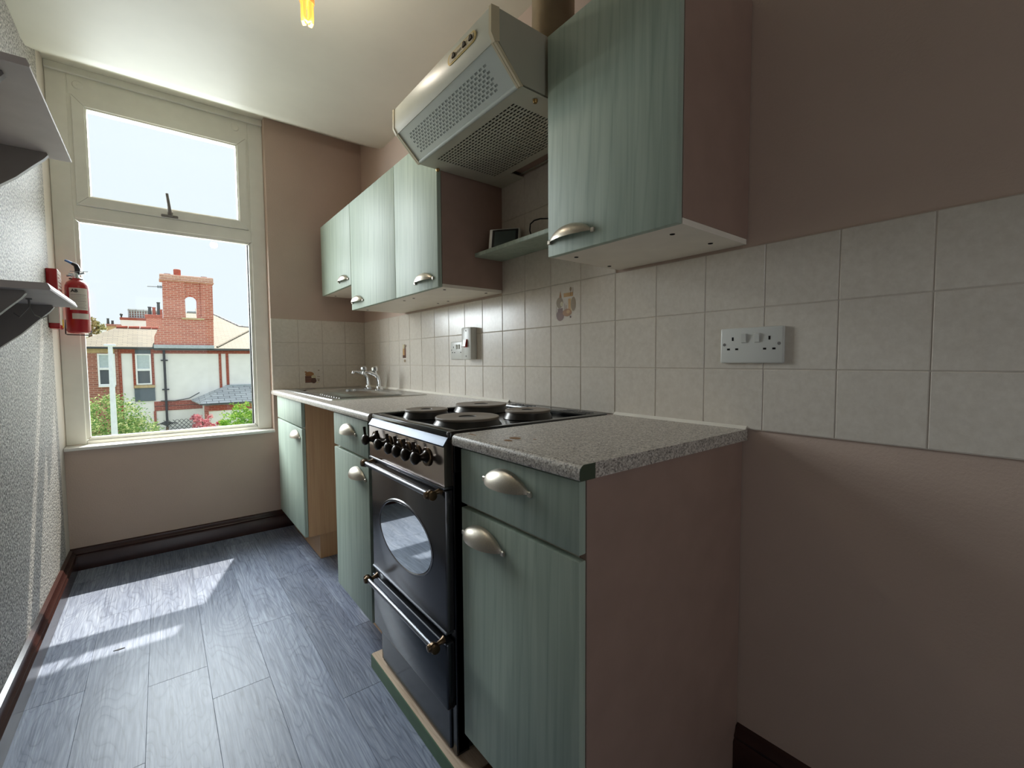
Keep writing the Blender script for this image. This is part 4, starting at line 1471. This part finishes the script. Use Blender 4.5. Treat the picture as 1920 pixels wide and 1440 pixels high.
# street lamp
sl = thing('street_lamp', 'pale grey street lamp post outside the window', 'street lamp', (-1.955, 9, GZ))
MB().tube([(-1.955, 9, GZ), (-1.955, 9, -1.6), (-1.953, 9, -.4), (-1.948, 9, 1.42)], [.075, .062, .052, .036], 16).build('post', 'lamp_grey', sl)
b = MB()
b.box(-2.045, -1.86, 8.93, 9.07, 1.418, 1.462, .015, 2)
b.build('lamp_head', 'lamp_grey', sl)

# buildings and tree far behind
fb_ = thing('parapet_building', 'far brick building with a grid parapet behind the slate roof', 'building', (-2.2, 40, GZ))
MB().box(-3.32, -.7, 40.0, 46, GZ, 4.2).build('wall', 'render_white', fb_)
MB().box(-3.34, -.7, 39.95, 46, 4.2, 4.38, .01).build('coping', 'brick_band', fb_)
pb = MB().box(-2.88, -.9, 40.3, 41, 4.38, 5.0).build('parapet', 'brown_brick', fb_)
b = MB()
for i in range(14):
    x = -2.86 + i * .15
    b.box(x, x + .05, 40.22, 40.3, 4.38, 4.95)
for k in range(4):
    b.box(-2.88, -.9, 40.24, 40.3, 4.40 + k * .15, 4.44 + k * .15)
b.build('grid', 'pane_pale', pb)
MB().box(-2.90, -.88, 40.15, 41.1, 4.93, 5.04, .01).build('coping', 'slate_grey', pb)
MB().lathe([(.05, 4.38), (.05, 4.5), (.09, 4.55), (.09, 4.62), (.03, 4.68), (0, 4.68)], (-3.25, 40.1, 0), seg=12).build('finial', 'gutter', fb_)
fc = thing('far_chimney', 'far red brick chimney stack with tall pots, left of the big chimney', 'chimney', (-1.38, 37, GZ))
MB().box(-1.82, -.95, 37.0, 38.0, GZ, 4.25, .01).build('stack', 'brick', fc)
MB().box(-1.88, -.90, 36.9, 38.1, 4.20, 4.42, .02).build('cap', 'terracotta', fc)
for x, h, m in ((-1.60, 5.0, 'gutter'), (-1.36, 4.98, 'terracotta'), (-1.10, 5.35, 'gutter'), (-.98, 4.85, 'terracotta')):
    MB().lathe([(.10, 4.40), (.085, h - .08), (.11, h - .05), (.11, h), (.06, h)], (x, 37.5, 0), seg=14).build('chimney_pot', m, fc)
fh = thing('far_house', 'far house with pale slate roof, seen through the chimney arch', 'house', (.5, 30, GZ))
MB().box(-.4, 1.45, 30, 34, GZ, 3.2).build('wall', 'render_white', fh)
roof_slab('roof', [(-.6, 29.8, 3.0), (1.5, 29.8, 3.0), (1.3, 31.8, 4.25), (.30, 31.8, 4.25)], 'slate_pale', fh)
MB().tube([(.30, 31.8, 4.28), (1.3, 31.8, 4.28)], .07, 8).build('ridge_tile', 'slate_grey', fh)
fw = thing('far_gable', 'far white gable house at the left edge behind the slate roof', 'house', (-3.9, 32, GZ))
MB().box(-4.9, -3.55, 32, 36, GZ, 3.30).build('wall', 'render_white', fw)
MB().box(-3.55, -2.95, 32.2, 36, GZ, 3.28, .01).build('annex', 'stone', fw)
MB().box(-3.58, -2.90, 32.1, 36, 3.25, 3.36, .01).build('coping', 'brown_brick', fw)
for x, h in ((-3.50, 3.72), (-3.30, 3.60)):
    MB().lathe([(.07, 3.34), (.055, h - .05), (.07, h)], (x, 32.6, 0), seg=12).build('chimney_pot', 'gutter', fw)
tt = thing('garden_tree', 'thin olive-leaved tree behind the fire extinguisher, outside', 'tree', (-4.05, 28, GZ))
f = MB()
leaves(f, 900, (-3.84, 28, 2.98), (.46, .4, .46), .063, 71)
leaves(f, 500, (-3.50, 28, 2.82), (.30, .4, .25), .06, 72)
leaves(f, 500, (-4.05, 28, 2.36), (.60, .4, .42), .06, 73)
f = f.build('foliage', 'leaf_olive', tt, flat=True)
f['kind'] = 'stuff'
MB().tube([(-4.05, 28, GZ), (-3.98, 28, 1.5), (-3.85, 28, 2.9)], [.16, .12, .05], 8).build('trunk', 'bark', tt)
